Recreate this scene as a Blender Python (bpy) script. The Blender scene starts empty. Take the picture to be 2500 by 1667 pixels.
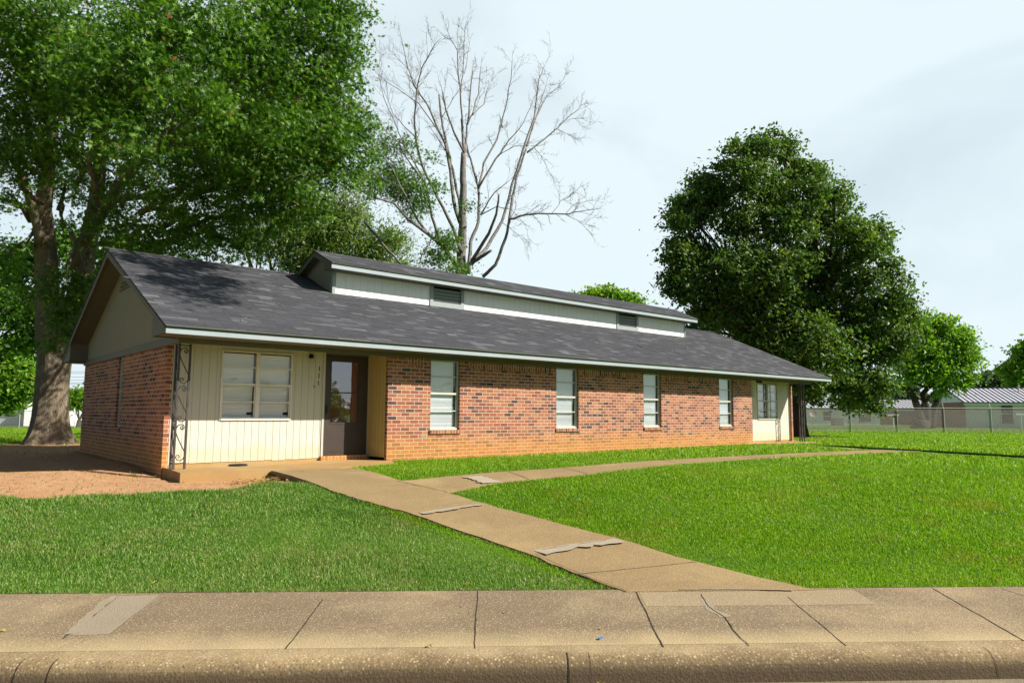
import bpy, math, random
import numpy as np
from mathutils import Vector
R=math.radians
rng=np.random.default_rng(7); random.seed(7)
sc=bpy.context.scene; COL=sc.collection
# ---------------------------------------------------------------- camera maths
F,CX,CY,CZ,YAW,PIT,ROL=1719.176,-7.473,-12.565,.988,.710,.102,.006
fw=np.array([math.sin(YAW)*math.cos(PIT),math.cos(YAW)*math.cos(PIT),math.sin(PIT)])
rt=np.array([math.cos(YAW),-math.sin(YAW),0.]); up=np.cross(rt,fw)
rt,up=rt*math.cos(ROL)+up*math.sin(ROL),up*math.cos(ROL)-rt*math.sin(ROL)
CAM=np.array([CX,CY,CZ]); K=1.063
fwh=np.array([math.sin(YAW),math.cos(YAW)]); rth=np.array([math.cos(YAW),-math.sin(YAW)])
def dirn(px,py): return fw+rt*(px-1250)/F-up*(py-833.5)/F
def atd(px,py,D): return CAM+dirn(px,py)*D
def atz(px,py,z):
    d=dirn(px,py); return CAM+d*((z-CZ)/d[2])
SW=np.array([-6.765,-5.33]); SN=np.array([.610,.7924]); ST=np.array([.7924,-.610])
def ss(a):
    a=np.clip(a,0,1); return a*a*(3-2*a)
def H0(x,y):
    s=(x-SW[0])*SN[0]+(y-SW[1])*SN[1]
    D=(x-CX)*fwh[0]+(y-CY)*fwh[1]; L=(x-CX)*rth[0]+(y-CY)*rth[1]
    k=.0078-.0055*np.clip(L/np.maximum(np.abs(D),1),-.6,.6)/.6
    return -.53+.52*ss(s/6.2)+.03*ss(x/12.)-k*np.clip(D-25,0,130)*ss((D-22)/10.)
def hit(px,py,off=.03):
    d=dirn(px,py); z=0.
    for i in range(60):
        t=(z-CZ)/d[2]; p=CAM+d*t; z=.5*z+.5*(float(H0(p[0],p[1]))+off)
    p[2]=z; return p
def hd(x,y,off=.03): return hit(x*K,y*K,off)
def inpoly(x,y,poly):
    x=np.asarray(x);y=np.asarray(y);r=np.zeros(x.shape,bool);n=len(poly)
    for i in range(n):
        x1,y1=poly[i][:2];x2,y2=poly[(i+1)%n][:2]
        c=((y1>y)!=(y2>y))&(x<(x2-x1)*(y-y1)/((y2-y1) if y2!=y1 else 1e-9)+x1); r^=c
    return r
# ---------------------------------------------------------------- mesh helper
def link(o,parent=None):
    COL.objects.link(o)
    if parent is not None:
        o.parent=parent; o.matrix_parent_inverse.identity()
        o.location=Vector(o.location)-wloc(parent)
    return o
def wloc(o):
    v=Vector((0,0,0))
    while o: v=v+Vector(o.location); o=o.parent
    return v
def tag(o,label=None,cat=None,group=None,kind=None):
    if label:o['label']=label
    if cat:o['category']=cat
    if group:o['group']=group
    if kind:o['kind']=kind
    return o
def empty(name,loc,label,cat,group=None):
    o=bpy.data.objects.new(name,None); o.location=loc; o.empty_display_size=.2; COL.objects.link(o)
    return tag(o,label,cat,group)
class MB:
    def __init__(s): s.v=[];s.f=[];s.uv=[];s.m=[]
    def face(s,pts,m=0,uv=None,swap=False):
        b=len(s.v); s.v+= [tuple(map(float,p)) for p in pts]; s.f.append(tuple(range(b,b+len(pts)))); s.m.append(m)
        if uv is None:
            a=Vector(pts[1])-Vector(pts[0]); n=Vector((0,0,0))
            for i in range(1,len(pts)-1): n+= (Vector(pts[i])-Vector(pts[0])).cross(Vector(pts[i+1])-Vector(pts[0]))
            if n.length<1e-12: n=Vector((0,0,1))
            n.normalize()
            if abs(n.z)>.98: t=Vector((1,0,0)); w=Vector((0,1,0))
            else:
                t=Vector((0,0,1)).cross(n).normalized(); w=n.cross(t)
            uv=[(Vector(p).dot(t),Vector(p).dot(w)) for p in pts]
            if swap: uv=[(q[1],q[0]) for q in uv]
        s.uv+=uv
    def box(s,x0,x1,y0,y1,z0,z1,m=0,skip='',swap=False):
        A=[(x0,y0,z0),(x1,y0,z0),(x1,y1,z0),(x0,y1,z0),(x0,y0,z1),(x1,y0,z1),(x1,y1,z1),(x0,y1,z1)]
        for k,q in dict(b=(3,2,1,0),t=(4,5,6,7),f=(0,1,5,4),r=(1,2,6,5),k=(2,3,7,6),l=(3,0,4,7)).items():
            if k not in skip: s.face([A[i] for i in q],m,swap=swap)
    def obox(s,c,ax,ay,az,hx,hy,hz,m=0):
        c=Vector(c);ax=Vector(ax).normalized()*hx;ay=Vector(ay).normalized()*hy;az=Vector(az).normalized()*hz
        A=[c+ax*i+ay*j+az*k for k in(-1,1) for i,j in((-1,-1),(1,-1),(1,1),(-1,1))]
        for q in ((3,2,1,0),(4,5,6,7),(0,1,5,4),(1,2,6,5),(2,3,7,6),(3,0,4,7)): s.face([A[i] for i in q],m)
    def tube(s,pts,rad,n=6,m=0,cap=True):
        P=[Vector(p) for p in pts]; k=len(P)
        if not hasattr(rad,'__len__'): rad=[rad]*k
        ref=None; rings=[]; vv=0.
        for i in range(k):
            d=(P[min(i+1,k-1)]-P[max(i-1,0)])
            if d.length<1e-9: d=Vector((0,0,1))
            d.normalize()
            if ref is None: ref=d.orthogonal().normalized()
            ref=(ref-d*ref.dot(d))
            if ref.length<1e-6: ref=d.orthogonal()
            ref.normalize(); b=d.cross(ref)
            if i: vv+=(P[i]-P[i-1]).length
            rings.append(([P[i]+(ref*math.cos(2*math.pi*j/n)+b*math.sin(2*math.pi*j/n))*rad[i] for j in range(n)],vv))
        b0=len(s.v)
        for r_,v_ in rings: s.v+=[tuple(p) for p in r_]
        for i in range(k-1):
            for j in range(n):
                j2=(j+1)%n; a=b0+i*n
                s.f.append((a+j,a+j2,a+n+j2,a+n+j)); s.m.append(m)
                ra=max(rad[i],.01)*6.283/n
                s.uv+=[(j*ra,rings[i][1]),((j+1)*ra,rings[i][1]),((j+1)*ra,rings[i+1][1]),(j*ra,rings[i+1][1])]
        if cap:
            for i,o in((0,1),(k-1,0)):
                idx=[b0+i*n+j for j in range(n)]
                if o: idx=idx[::-1]
                s.f.append(tuple(idx)); s.m.append(m); s.uv+=[(0,0)]*n
    def build(s,name,mats,parent=None,smooth=False,loc=None):
        me=bpy.data.meshes.new(name)
        if loc is None: loc=tuple(np.mean(np.array(s.v),axis=0)) if parent is None else tuple(wloc(parent))
        V=np.array(s.v)-np.array(loc)
        me.from_pydata(V.tolist(),[],s.f)
        if not isinstance(mats,(list,tuple)): mats=[mats]
        for m in mats: me.materials.append(m)
        me.polygons.foreach_set('material_index',s.m)
        uvl=me.uv_layers.new(name='UVMap'); uvl.data.foreach_set('uv',np.array(s.uv,dtype=np.float32).ravel())
        if smooth: me.polygons.foreach_set('use_smooth',[True]*len(s.f))
        me.update()
        o=bpy.data.objects.new(name,me); o.location=loc
        return link(o,parent)
def each(name,mats,parent,fn_list):
    out=[]
    for fn in fn_list:
        mb=MB(); fn(mb); out.append(mb.build(name,mats,parent))
    return out
def fastmesh(name,V,Fc,mat,parent=None,loc=(0,0,0),attr=None,smooth=False):
    """V (n,3), Fc (m,k) constant-size faces"""
    me=bpy.data.meshes.new(name); n=len(V); m,k=Fc.shape
    me.vertices.add(n); me.vertices.foreach_set('co',(V-np.array(loc)).astype(np.float32).ravel())
    me.loops.add(m*k); me.loops.foreach_set('vertex_index',Fc.astype(np.int32).ravel())
    me.polygons.add(m); me.polygons.foreach_set('loop_start',np.arange(0,m*k,k,dtype=np.int32))
    if smooth: me.polygons.foreach_set('use_smooth',np.ones(m,bool))
    me.materials.append(mat)
    if attr is not None:
        for an,av in attr.items():
            a=me.attributes.new(an,'FLOAT','POINT'); a.data.foreach_set('value',av.astype(np.float32))
    me.update(calc_edges=True)
    o=bpy.data.objects.new(name,me); o.location=loc
    return link(o,parent)
# ---------------------------------------------------------------- materials
class NT:
    def __init__(s,name):
        s.m=bpy.data.materials.new(name); s.m.use_nodes=True; s.t=s.m.node_tree; s.n=s.t.nodes; s.l=s.t.links
        s.b=s.n['Principled BSDF']; s.o=s.n['Material Output']
    def N(s,t,**k):
        n=s.n.new(t)
        for a,v in k.items():
            if a=='inp':
                for i,x in v.items():
                    if isinstance(x,bpy.types.NodeSocket): s.l.new(x,n.inputs[i])
                    else: n.inputs[i].default_value=x
            else: setattr(n,a,v)
        return n
    def L(s,a,b): s.l.new(a,b)
    def uv(s,sx=1,sy=1,rot=0):
        t=s.N('ShaderNodeTexCoord'); return t.outputs['UV']
    def pos(s): return s.N('ShaderNodeNewGeometry').outputs['Position']
    def noise(s,vec,scale,detail=3,rough=.6,out=0,dist=0):
        n=s.N('ShaderNodeTexNoise',inp={'Vector':vec,'Scale':scale,'Detail':detail,'Roughness':rough,'Distortion':dist}); return n.outputs[out]
    def ramp(s,fac,st,interp='LINEAR'):
        n=s.N('ShaderNodeValToRGB'); s.l.new(fac,n.inputs[0]); e=n.color_ramp.elements; n.color_ramp.interpolation=interp
        while len(e)<len(st): e.new(.5)
        for i,(p,c) in enumerate(st):
            e[i].position=p; e[i].color=(c,c,c,1) if not hasattr(c,'__len__') else (*c,1)
        return n.outputs[0]
    def mix(s,f,a,b,mode='MIX'):
        n=s.N('ShaderNodeMix',data_type='RGBA',blend_type=mode)
        for i,x in((0,f),(6,a),(7,b)):
            if isinstance(x,bpy.types.NodeSocket): s.l.new(x,n.inputs[i])
            else: n.inputs[i].default_value=x if i==0 else (*x,1)
        return n.outputs[2]
    def math(s,op,a,b=0.,c=None):
        n=s.N('ShaderNodeMath',operation=op)
        for i,x in enumerate((a,b,c)):
            if x is None: continue
            if isinstance(x,bpy.types.NodeSocket): s.l.new(x,n.inputs[i])
            else: n.inputs[i].default_value=x
        return n.outputs[0]
    def bump(s,h,st=.3,dist=.01):
        n=s.N('ShaderNodeBump',inp={'Height':h,'Strength':st,'Distance':dist}); s.l.new(n.outputs[0],s.b.inputs['Normal'])
    def col(s,c):
        if isinstance(c,bpy.types.NodeSocket): s.l.new(c,s.b.inputs['Base Color'])
        else: s.b.inputs['Base Color'].default_value=(*c,1)
    def rough(s,r,spec=.5):
        if isinstance(r,bpy.types.NodeSocket): s.l.new(r,s.b.inputs['Roughness'])
        else: s.b.inputs['Roughness'].default_value=r
        s.b.inputs['Specular IOR Level'].default_value=spec
def paint(name,c,var=.12,rough=.6,bump=.1,scale=6,metal=0,dirt=None):
    t=NT(name); p=t.pos(); n=t.noise(p,scale,4); 
    c2=tuple(x*(1-var*2) for x in c); c1=tuple(min(1,x*(1+var)) for x in c)
    col=t.mix(n,c2,c1)
    if dirt:
        n2=t.noise(p,2.3,5,.7); f=t.ramp(n2,[(.5,0.),(.75,dirt[1])]); col=t.mix(f,col,dirt[0])
    t.col(col); t.rough(rough,.3); t.b.inputs['Metallic'].default_value=metal
    if bump: t.bump(t.noise(p,60,3),bump,.004)
    return t.m
def brick_mat(name,stain=True):
    t=NT(name); uv=t.uv(); p=t.pos()
    b=t.N('ShaderNodeTexBrick',offset=.5,inp={'Vector':uv,'Color1':(0,0,0,1),'Color2':(1,1,1,1),'Mortar':(.5,.5,.5,1),'Scale':1.,'Mortar Size':.0055,'Mortar Smooth':.15,'Bias':0.,'Brick Width':.2135,'Row Height':.0768})
    c=t.ramp(b.outputs['Color'],[(0,(.06,.035,.035)),(.06,(.14,.06,.045)),(.15,(.23,.075,.045)),(.30,(.31,.10,.055)),(.5,(.39,.135,.06)),(.66,(.44,.175,.09)),(.8,(.36,.13,.075)),(.9,(.43,.19,.09)),(1,(.28,.09,.05))],'CONSTANT')
    st=t.N('ShaderNodeMapping',inp={'Vector':uv,'Scale':(55,14,1)})
    c=t.mix(t.ramp(t.noise(st.outputs[0],1.,4,.7),[(.35,.0),(.72,.55)]),c,(.13,.06,.045))
    c=t.mix(t.ramp(t.noise(uv,2.3,3),[(.5,0),(.7,.13)]),c,(.6,.33,.17))
    mort=t.mix(t.noise(uv,30),(.50,.42,.33),(.70,.62,.50))
    if stain:
        z=t.N('ShaderNodeSeparateXYZ',inp={0:p}).outputs[2]
        zz=t.math('ADD',z,t.math('MULTIPLY',t.noise(p,1.7,4),-.45))
        f=t.ramp(zz,[(.0,.55),(.40,.0)])
        c=t.mix(f,c,(.52,.23,.04)); mort=t.mix(f,mort,(.62,.36,.10))
    col=t.mix(b.outputs['Fac'],c,mort); t.col(col); t.rough(.85,.25)
    h=t.math('ADD',t.math('MULTIPLY',b.outputs['Fac'],-1.),t.math('MULTIPLY',t.noise(uv,60,3),.25))
    t.bump(h,.7,.006); return t.m
M={}
M['brick']=brick_mat('brick_masonry'); M['brick_plain']=brick_mat('brick_masonry_clean',False)
def shingle():
    t=NT('asphalt_shingles'); uv=t.uv()
    b=t.N('ShaderNodeTexBrick',offset=.37,offset_frequency=3,squash=1.25,squash_frequency=3,inp={'Vector':uv,'Color1':(0,0,0,1),'Color2':(1,1,1,1),'Mortar':(0,0,0,1),'Scale':1.,'Mortar Size':.003,'Mortar Smooth':.1,'Brick Width':.27,'Row Height':.14})
    c=t.ramp(b.outputs['Color'],[(0,(.030,.031,.038)),(.5,(.050,.052,.062)),(.78,(.066,.069,.082)),(.9,(.125,.13,.15)),(1,(.19,.195,.215))])
    c=t.mix(t.noise(uv,.45,4,.6),c,(.046,.045,.050)); g=t.noise(uv,140,2)
    c=t.mix(t.ramp(g,[(.45,0),(.75,.5)]),c,(.17,.17,.18))
    c=t.mix(t.math('MULTIPLY',b.outputs['Fac'],.7),c,(.012,.012,.014)); t.col(c); t.rough(.9,.2)
    t.bump(t.math('ADD',g,t.math('MULTIPLY',b.outputs['Fac'],-1.5)),.5,.004); return t.m
M['shingle']=shingle()
def siding_mat(name,c,stain):
    t=NT(name); p=t.pos(); z=t.N('ShaderNodeSeparateXYZ',inp={0:p}).outputs[2]
    m=t.N('ShaderNodeMapping',inp={'Vector':p,'Scale':(40,40,1.2)})
    col=t.mix(t.noise(m.outputs[0],1.,4,.6),tuple(x*.86 for x in c),tuple(min(1,x*1.06) for x in c))
    col=t.mix(t.ramp(t.noise(p,5,5,.7),[(.62,0),(.8,.25)]),col,(.35,.27,.13))
    if stain:
        zz=t.math('ADD',z,t.math('MULTIPLY',t.noise(p,1.4,4),-.5))
        col=t.mix(t.ramp(zz,[(-.0,.32),(.14,0)]),col,(.62,.45,.16))
    t.col(col); t.rough(.7,.25); t.bump(t.noise(m.outputs[0],3.,3),.15,.003); return t.m
M['cream']=siding_mat('cream_siding',(.57,.555,.48),True)
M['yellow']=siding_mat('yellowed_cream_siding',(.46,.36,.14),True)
M['pale']=siding_mat('brightened_dormer_siding',(.82,.83,.79),False)  # main siding's paint, made whiter to lift the shade under the eave
M['trim']=paint('olive_brown_trim',(.135,.125,.09),.15,.6,.1,5)
M['fascia']=paint('pale_grey_fascia',(.31,.36,.38),.08,.5,.06,3,dirt=((.3,.3,.26),.35))
M['drip']=paint('green_drip_edge',(.16,.20,.07),.2,.4,0,4)
M['dark']=paint('dark_gutter_shadow_strip',(.07,.09,.11),.15,.5,0,4)  # dark colour stands in for the shaded recess under the drip edge
M['ventgrey']=paint('grey_vent_paint',(.30,.33,.33),.1,.6,.1,6)
M['gable']=paint('beige_gable_panel',(.27,.245,.18),.06,.8,.15,2)
M['door']=paint('dark_bronze_door',(.060,.045,.038),.15,.4,.05,4)
M['casing']=paint('dark_grey_casing',(.14,.14,.13),.1,.5,.05,4)
M['maroon']=paint('maroon_inner_door',(.30,.055,.09),.1,.5,.0,4)
M['iron']=paint('dark_wrought_iron',(.055,.045,.042),.25,.5,.2,14,dirt=((.2,.13,.1),.5))
M['alu']=paint('weathered_aluminium_frame',(.74,.73,.68),.1,.4,.05,8,dirt=((.3,.22,.15),.4))
M['alubeige']=paint('beige_window_frame',(.52,.52,.44),.1,.4,.05,8)
M['blind']=paint('white_blind_slats',(.88,.89,.92),.03,.5,0,4)
M['room']=paint('dark_room_lining',(.12,.12,.12),.1,.9,0,4)
M['black']=paint('black_painted_metal',(.02,.02,.02),.1,.4,0,4)
M['galv']=paint('galvanised_steel',(.46,.44,.41),.15,.45,0,8)
M['mesh']=paint('dull_wire_mesh',(.24,.215,.18),.1,.5,0,8)
M['white']=paint('white_vinyl',(.78,.80,.82),.05,.6,.05,3)
M['tin']=paint('silver_metal_roofing',(.50,.50,.55),.08,.45,0,2)
M['seam']=paint('dark_roof_seams',(.05,.04,.05),.1,.5,0,2)
M['dkroof']=paint('grey_shingle_roof_far',(.09,.09,.10),.15,.9,.1,2)
M['acgrey']=paint('beige_grey_metal_box',(.28,.24,.2),.1,.6,0,5)
def lap(name,c,step):
    t=NT(name); p=t.pos(); z=t.N('ShaderNodeSeparateXYZ',inp={0:p}).outputs[2]
    f=t.math('FRACT',t.math('DIVIDE',z,step)); t.col(t.mix(t.ramp(f,[(0,1.),(.13,0.)]),c,tuple(x*.45 for x in c))); t.rough(.6,.3)
    t.bump(f,.6,.02); return t.m
M['lap']=lap('white_lap_siding',(.80,.83,.83),.2)
def glass():
    t=NT('window_glass'); lw=t.N('ShaderNodeLayerWeight',inp={'Blend':.5}); tr=t.N('ShaderNodeBsdfTransparent',inp={0:(.95,.97,.98,1)})
    gl=t.N('ShaderNodeBsdfGlossy',inp={'Color':(.95,.97,1,1),'Roughness':.015})
    bp=t.N('ShaderNodeBump',inp={'Height':t.noise(t.pos(),1.6,1),'Strength':.12,'Distance':.02}); t.L(bp.outputs[0],gl.inputs['Normal'])
    mx=t.N('ShaderNodeMixShader'); t.L(t.math('ADD',t.math('MULTIPLY',t.math('POWER',lw.outputs[1],2.),.55),.05),mx.inputs[0]); t.L(tr.outputs[0],mx.inputs[1]); t.L(gl.outputs[0],mx.inputs[2]); t.L(mx.outputs[0],t.o.inputs[0]); return t.m
M['glass']=glass()
def glass2():
    t=NT('storm_door_glass'); tr=t.N('ShaderNodeBsdfTransparent',inp={0:(.75,.68,.7,1)})
    gl=t.N('ShaderNodeBsdfGlossy',inp={'Color':(.8,.85,.9,1),'Roughness':.02})
    bp=t.N('ShaderNodeBump',inp={'Height':t.noise(t.pos(),1.8,1),'Strength':.10,'Distance':.02}); t.L(bp.outputs[0],gl.inputs['Normal'])
    mx=t.N('ShaderNodeMixShader',inp={0:.24}); t.L(tr.outputs[0],mx.inputs[1]); t.L(gl.outputs[0],mx.inputs[2]); t.L(mx.outputs[0],t.o.inputs[0]); return t.m
M['glass_door']=glass2()
def concrete(name,base,dark,light,peb=.5,stain=None,sscale=1.2,road=False):
    t=NT(name); p=t.pos()
    v=t.N('ShaderNodeTexVoronoi',inp={'Vector':p,'Scale':62. if name=='worn_kerb_concrete' else 88.}); 
    pc=t.ramp(t.N('ShaderNodeSeparateColor',inp={0:v.outputs['Color']}).outputs[0],[(0,(.10,.07,.04)),(.35,(.24,.16,.085)),(.6,(.36,.25,.13)),(.82,(.50,.37,.2)),(.93,(.78,.66,.48)),(1,(.62,.36,.1))])
    c=t.mix(t.noise(p,sscale,6,.65),dark,base)
    c=t.mix(t.ramp(t.noise(p,.8,5,.6,dist=.4),[(.5,0),(.72,.75)]),c,light)
    c=t.mix(t.math('MULTIPLY',t.ramp(v.outputs['Distance'],[(.25,1.),(.55,0.)]),peb),c,pc)
    c=t.mix(t.math('MULTIPLY',t.noise(p,300,2),.25),c,(.08,.06,.04))
    if stain=='walk':
        g=t.N('ShaderNodeVectorMath',operation='DOT_PRODUCT',inp={0:p,1:(SN[0],SN[1],0)})
        s_=t.math('ADD',g.outputs['Value'],-float(SW@SN)); s_=t.math('ADD',s_,t.math('MULTIPLY',t.math('SUBTRACT',t.noise(p,1.6,4),.5),.5))
        c=t.mix(t.ramp(t.math('ADD',s_,1.6),[(.1,.85),(.55,.0)]),c,(.50,.39,.21))
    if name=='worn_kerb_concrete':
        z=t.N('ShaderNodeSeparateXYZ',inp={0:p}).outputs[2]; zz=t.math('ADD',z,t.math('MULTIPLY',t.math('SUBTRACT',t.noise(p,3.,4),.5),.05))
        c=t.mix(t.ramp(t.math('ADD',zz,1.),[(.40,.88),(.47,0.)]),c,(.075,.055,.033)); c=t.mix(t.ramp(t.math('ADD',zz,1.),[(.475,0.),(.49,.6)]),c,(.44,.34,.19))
    t.col(c); t.rough(.9,.2); t.bump(t.math('ADD',v.outputs['Distance'],t.noise(p,120,2)),.5,.005); return t.m
M['walk']=concrete('exposed_aggregate_sidewalk',(.31,.235,.14),(.14,.105,.07),(.42,.32,.19),.8,'walk')
M['path']=concrete('exposed_aggregate_path',(.40,.28,.13),(.23,.155,.075),(.47,.34,.16),.5,None,1.0)
M['slab']=concrete('clay_stained_slab',(.50,.33,.13),(.36,.20,.08),(.55,.38,.17),.12)
M['kerb']=concrete('worn_kerb_concrete',(.36,.26,.13),(.10,.075,.045),(.42,.31,.16),.75,None,4.)
M['road']=concrete('dusty_gutter',(.26,.21,.14),(.15,.12,.085),(.33,.27,.17),.4)
M['patch']=concrete('pale_concrete_patch',(.40,.33,.225),(.26,.21,.15),(.44,.37,.26),.15)
M['patch3']=concrete('pale_repair_mortar',(.47,.41,.31),(.36,.30,.21),(.52,.46,.36),.06)
M['patch2']=concrete('light_aggregate_patch',(.40,.31,.19),(.30,.23,.14),(.42,.33,.2),.5)
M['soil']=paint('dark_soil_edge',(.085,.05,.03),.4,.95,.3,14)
M['crack']=paint('dirt_filled_joint',(.045,.03,.02),.3,.95,0,20)
def ground_mat():
    t=NT('soil_and_turf_base'); p=t.pos(); a=t.N('ShaderNodeAttribute',attribute_name='dirt').outputs['Fac']
    g=t.mix(t.noise(p,2.,5),(.04,.09,.012),(.10,.20,.016)); g=t.mix(t.ramp(t.noise(p,.35,4),[(.45,0),(.7,.5)]),g,(.15,.24,.03))
    d=t.mix(t.noise(p,1.6,6,.65),(.34,.17,.07),(.60,.36,.20)); d=t.mix(t.ramp(t.noise(p,9,5,.7),[(.50,0),(.68,.7)]),d,(.24,.12,.055)); d=t.mix(t.ramp(t.noise(p,45,4,.7),[(.56,0),(.7,.6)]),d,(.70,.50,.34))
    f=t.math('ADD',a,t.math('MULTIPLY',t.math('SUBTRACT',t.noise(p,3.5,5,.7),.5),.9))
    t.col(t.mix(t.ramp(f,[(.4,0.),(.6,1.)]),g,d)); t.rough(.95,.1)
    t.bump(t.noise(p,18,6,.7),.8,.03); return t.m
M['ground']=ground_mat()
def leafmat(name,ramp,trans=.35,gloss=.35,spec=.5,worn=None):
    t=NT(name); a=t.N('ShaderNodeAttribute',attribute_name='rnd').outputs['Fac']; c=t.ramp(a,ramp)
    if worn: c=t.mix(t.ramp(t.noise(t.pos(),1.15,5,.65,dist=.6),[(.52,0.),(.72,.62)]),c,worn)
    t.col(c); t.rough(gloss,spec)
    tl=t.N('ShaderNodeBsdfTranslucent'); c2=t.mix(1.,c,(1.6,1.8,.6),'MULTIPLY'); t.L(c2,tl.inputs[0])
    mx=t.N('ShaderNodeMixShader',inp={0:trans}); t.L(t.b.outputs[0],mx.inputs[1]); t.L(tl.outputs[0],mx.inputs[2]); t.L(mx.outputs[0],t.o.inputs[0]); return t.m
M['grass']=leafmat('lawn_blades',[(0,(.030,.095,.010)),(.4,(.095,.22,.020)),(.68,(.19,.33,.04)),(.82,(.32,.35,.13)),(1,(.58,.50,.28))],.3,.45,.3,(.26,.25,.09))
M['grassR']=leafmat('yellow_green_lawn_blades',[(0,(.055,.15,.004)),(.4,(.14,.29,.006)),(.8,(.27,.42,.010)),(.92,(.34,.42,.04)),(1,(.50,.48,.18))],.35,.45,.3,(.26,.25,.03))  # yellower green than the left lawn's blades
M['oak']=leafmat('oak_leaves',[(0,(.026,.072,.006)),(.5,(.075,.17,.013)),(.9,(.17,.30,.035)),(.985,(.21,.32,.04)),(1,(.25,.12,.03))],.36,.48,.35)
M['rtree']=leafmat('broad_tree_leaves',[(0,(.030,.075,.018)),(.5,(.08,.15,.028)),(.88,(.16,.225,.032)),(1,(.24,.27,.05))],.30,.5,.35)
M['olive']=leafmat('olive_tree_leaves',[(0,(.07,.13,.025)),(.5,(.15,.24,.045)),(.9,(.26,.32,.08)),(1,(.2,.14,.06))],.3,.45)
M['bright']=leafmat('bright_tree_leaves',[(0,(.08,.18,.02)),(.5,(.15,.28,.025)),(.9,(.26,.38,.03)),(1,(.36,.40,.06))],.45,.5,.3)
M['far']=leafmat('distant_tree_leaves',[(0,(.05,.10,.05)),(.6,(.08,.14,.06)),(1,(.13,.2,.08))],.3,.5)
def bark(name,c1,c2,lich):
    t=NT(name); p=t.pos(); m=t.N('ShaderNodeMapping',inp={'Vector':p,'Scale':(1,1,.28)})
    n=t.noise(m.outputs[0],34,6,.75); r1=t.noise(m.outputs[0],20,4,.6,dist=1.4); rd_=t.math('ABSOLUTE',t.math('SUBTRACT',r1,.5))
    c=t.mix(n,c1,c2); c=t.mix(t.ramp(rd_,[(0,.75),(.06,0)]),c,tuple(x*.35 for x in c1)); c=t.mix(t.ramp(t.noise(p,3,4),[(.5,0),(.7,.5)]),c,lich)
    t.col(c); t.rough(.95,.1); t.bump(t.math('ADD',t.math('MINIMUM',rd_,.12),t.math('MULTIPLY',n,.25)),1.,.08); return t.m
M['bark']=bark('oak_bark',(.15,.115,.08),(.36,.295,.21),(.36,.33,.24))
M['dbark']=bark('dead_tree_bark',(.17,.15,.14),(.40,.37,.35),(.46,.43,.41))
M['bark2']=bark('dark_bark',(.05,.04,.035),(.12,.10,.08),(.12,.12,.09))
M['drylf']=leafmat('dry_leaves',[(0,(.25,.12,.04)),(.5,(.42,.24,.1)),(1,(.6,.42,.22))],.2,.6)
M['yleaf']=paint('yellow_green_leaf',(.45,.42,.06),.15,.5,0,20)
M['blue']=paint('blue_plastic',(.05,.25,.65),.05,.4,0,20)
M['rubber']=paint('black_rubber',(.018,.016,.015),.1,.6,0,20)
# ---------------------------------------------------------------- world, sun, camera
EL,AZ=R(37.6),math.atan2(.581,-.814)     # azimuth measured clockwise from +Y
w=bpy.data.worlds.new("World"); sc.world=w; w.use_nodes=True; t=w.node_tree; bg=t.nodes['Background']
sky=t.nodes.new('ShaderNodeTexSky'); sky.sky_type='NISHITA'; sky.sun_disc=False; sky.sun_elevation=EL; sky.sun_rotation=AZ; sky.air_density=1.; sky.dust_density=.15; sky.ozone_density=1.2
tc=t.nodes.new('ShaderNodeTexCoord'); mp=t.nodes.new('ShaderNodeMapping'); mp.inputs['Scale'].default_value=(1,1,2.6); mp.inputs['Location'].default_value=(.3,1.7,0)
nz=t.nodes.new('ShaderNodeTexNoise'); nz.inputs['Scale'].default_value=1.5; nz.inputs['Detail'].default_value=6; nz.inputs['Roughness'].default_value=.52; nz.inputs['Distortion'].default_value=.5
cr=t.nodes.new('ShaderNodeValToRGB'); cr.color_ramp.elements[0].position=.36; cr.color_ramp.elements[0].color=(.78,)*3+(1,); cr.color_ramp.elements[1].position=.58; cr.color_ramp.elements[1].color=(1.,)*3+(1,)
mx=t.nodes.new('ShaderNodeMix'); mx.data_type='RGBA'; mx.inputs[7].default_value=(11.2,12.9,13.7,1)
t.links.new(tc.outputs['Generated'],mp.inputs[0]); t.links.new(mp.outputs[0],nz.inputs['Vector']); 
def wm(op,a,b):
    n=t.nodes.new('ShaderNodeMath'); n.operation=op
    for i,q in enumerate((a,b)):
        if isinstance(q,bpy.types.NodeSocket): t.links.new(q,n.inputs[i])
        else: n.inputs[i].default_value=q
    return n.outputs[0]
def wr(q,a,b,c,d):
    n=t.nodes.new('ShaderNodeMapRange'); n.interpolation_type='SMOOTHSTEP'; t.links.new(q,n.inputs[0])
    for i,v in zip((1,2,3,4),(a,b,c,d)): n.inputs[i].default_value=v
    return n.outputs[0]
sx=t.nodes.new('ShaderNodeSeparateXYZ'); t.links.new(tc.outputs['Generated'],sx.inputs[0])
el_=wr(sx.outputs[2],.54,.70,1.,.03); ne_=wr(wm('ADD',wm('MULTIPLY',sx.outputs[0],.996),wm('MULTIPLY',sx.outputs[1],.087)),-.25,.14,.02,1.)
t.links.new(nz.outputs[0],cr.inputs[0]); t.links.new(wm('MULTIPLY',cr.outputs[0],wm('MULTIPLY',el_,ne_)),mx.inputs[0]); t.links.new(sky.outputs[0],mx.inputs[6]); t.links.new(mx.outputs[2],bg.inputs[0])
bg.inputs[1].default_value=.044
sd=Vector((math.sin(AZ)*math.cos(EL),math.cos(AZ)*math.cos(EL),math.sin(EL)))
sl=bpy.data.lights.new('sun','SUN'); sl.energy=5.0; sl.angle=R(.55); sl.color=(1.,.94,.84)
so=bpy.data.objects.new('sun',sl); COL.objects.link(so); so.rotation_euler=sd.to_track_quat('Z','Y').to_euler(); so.location=(0,0,30)
cd=bpy.data.cameras.new('camera'); cam=bpy.data.objects.new('camera',cd); COL.objects.link(cam); sc.camera=cam
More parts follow.
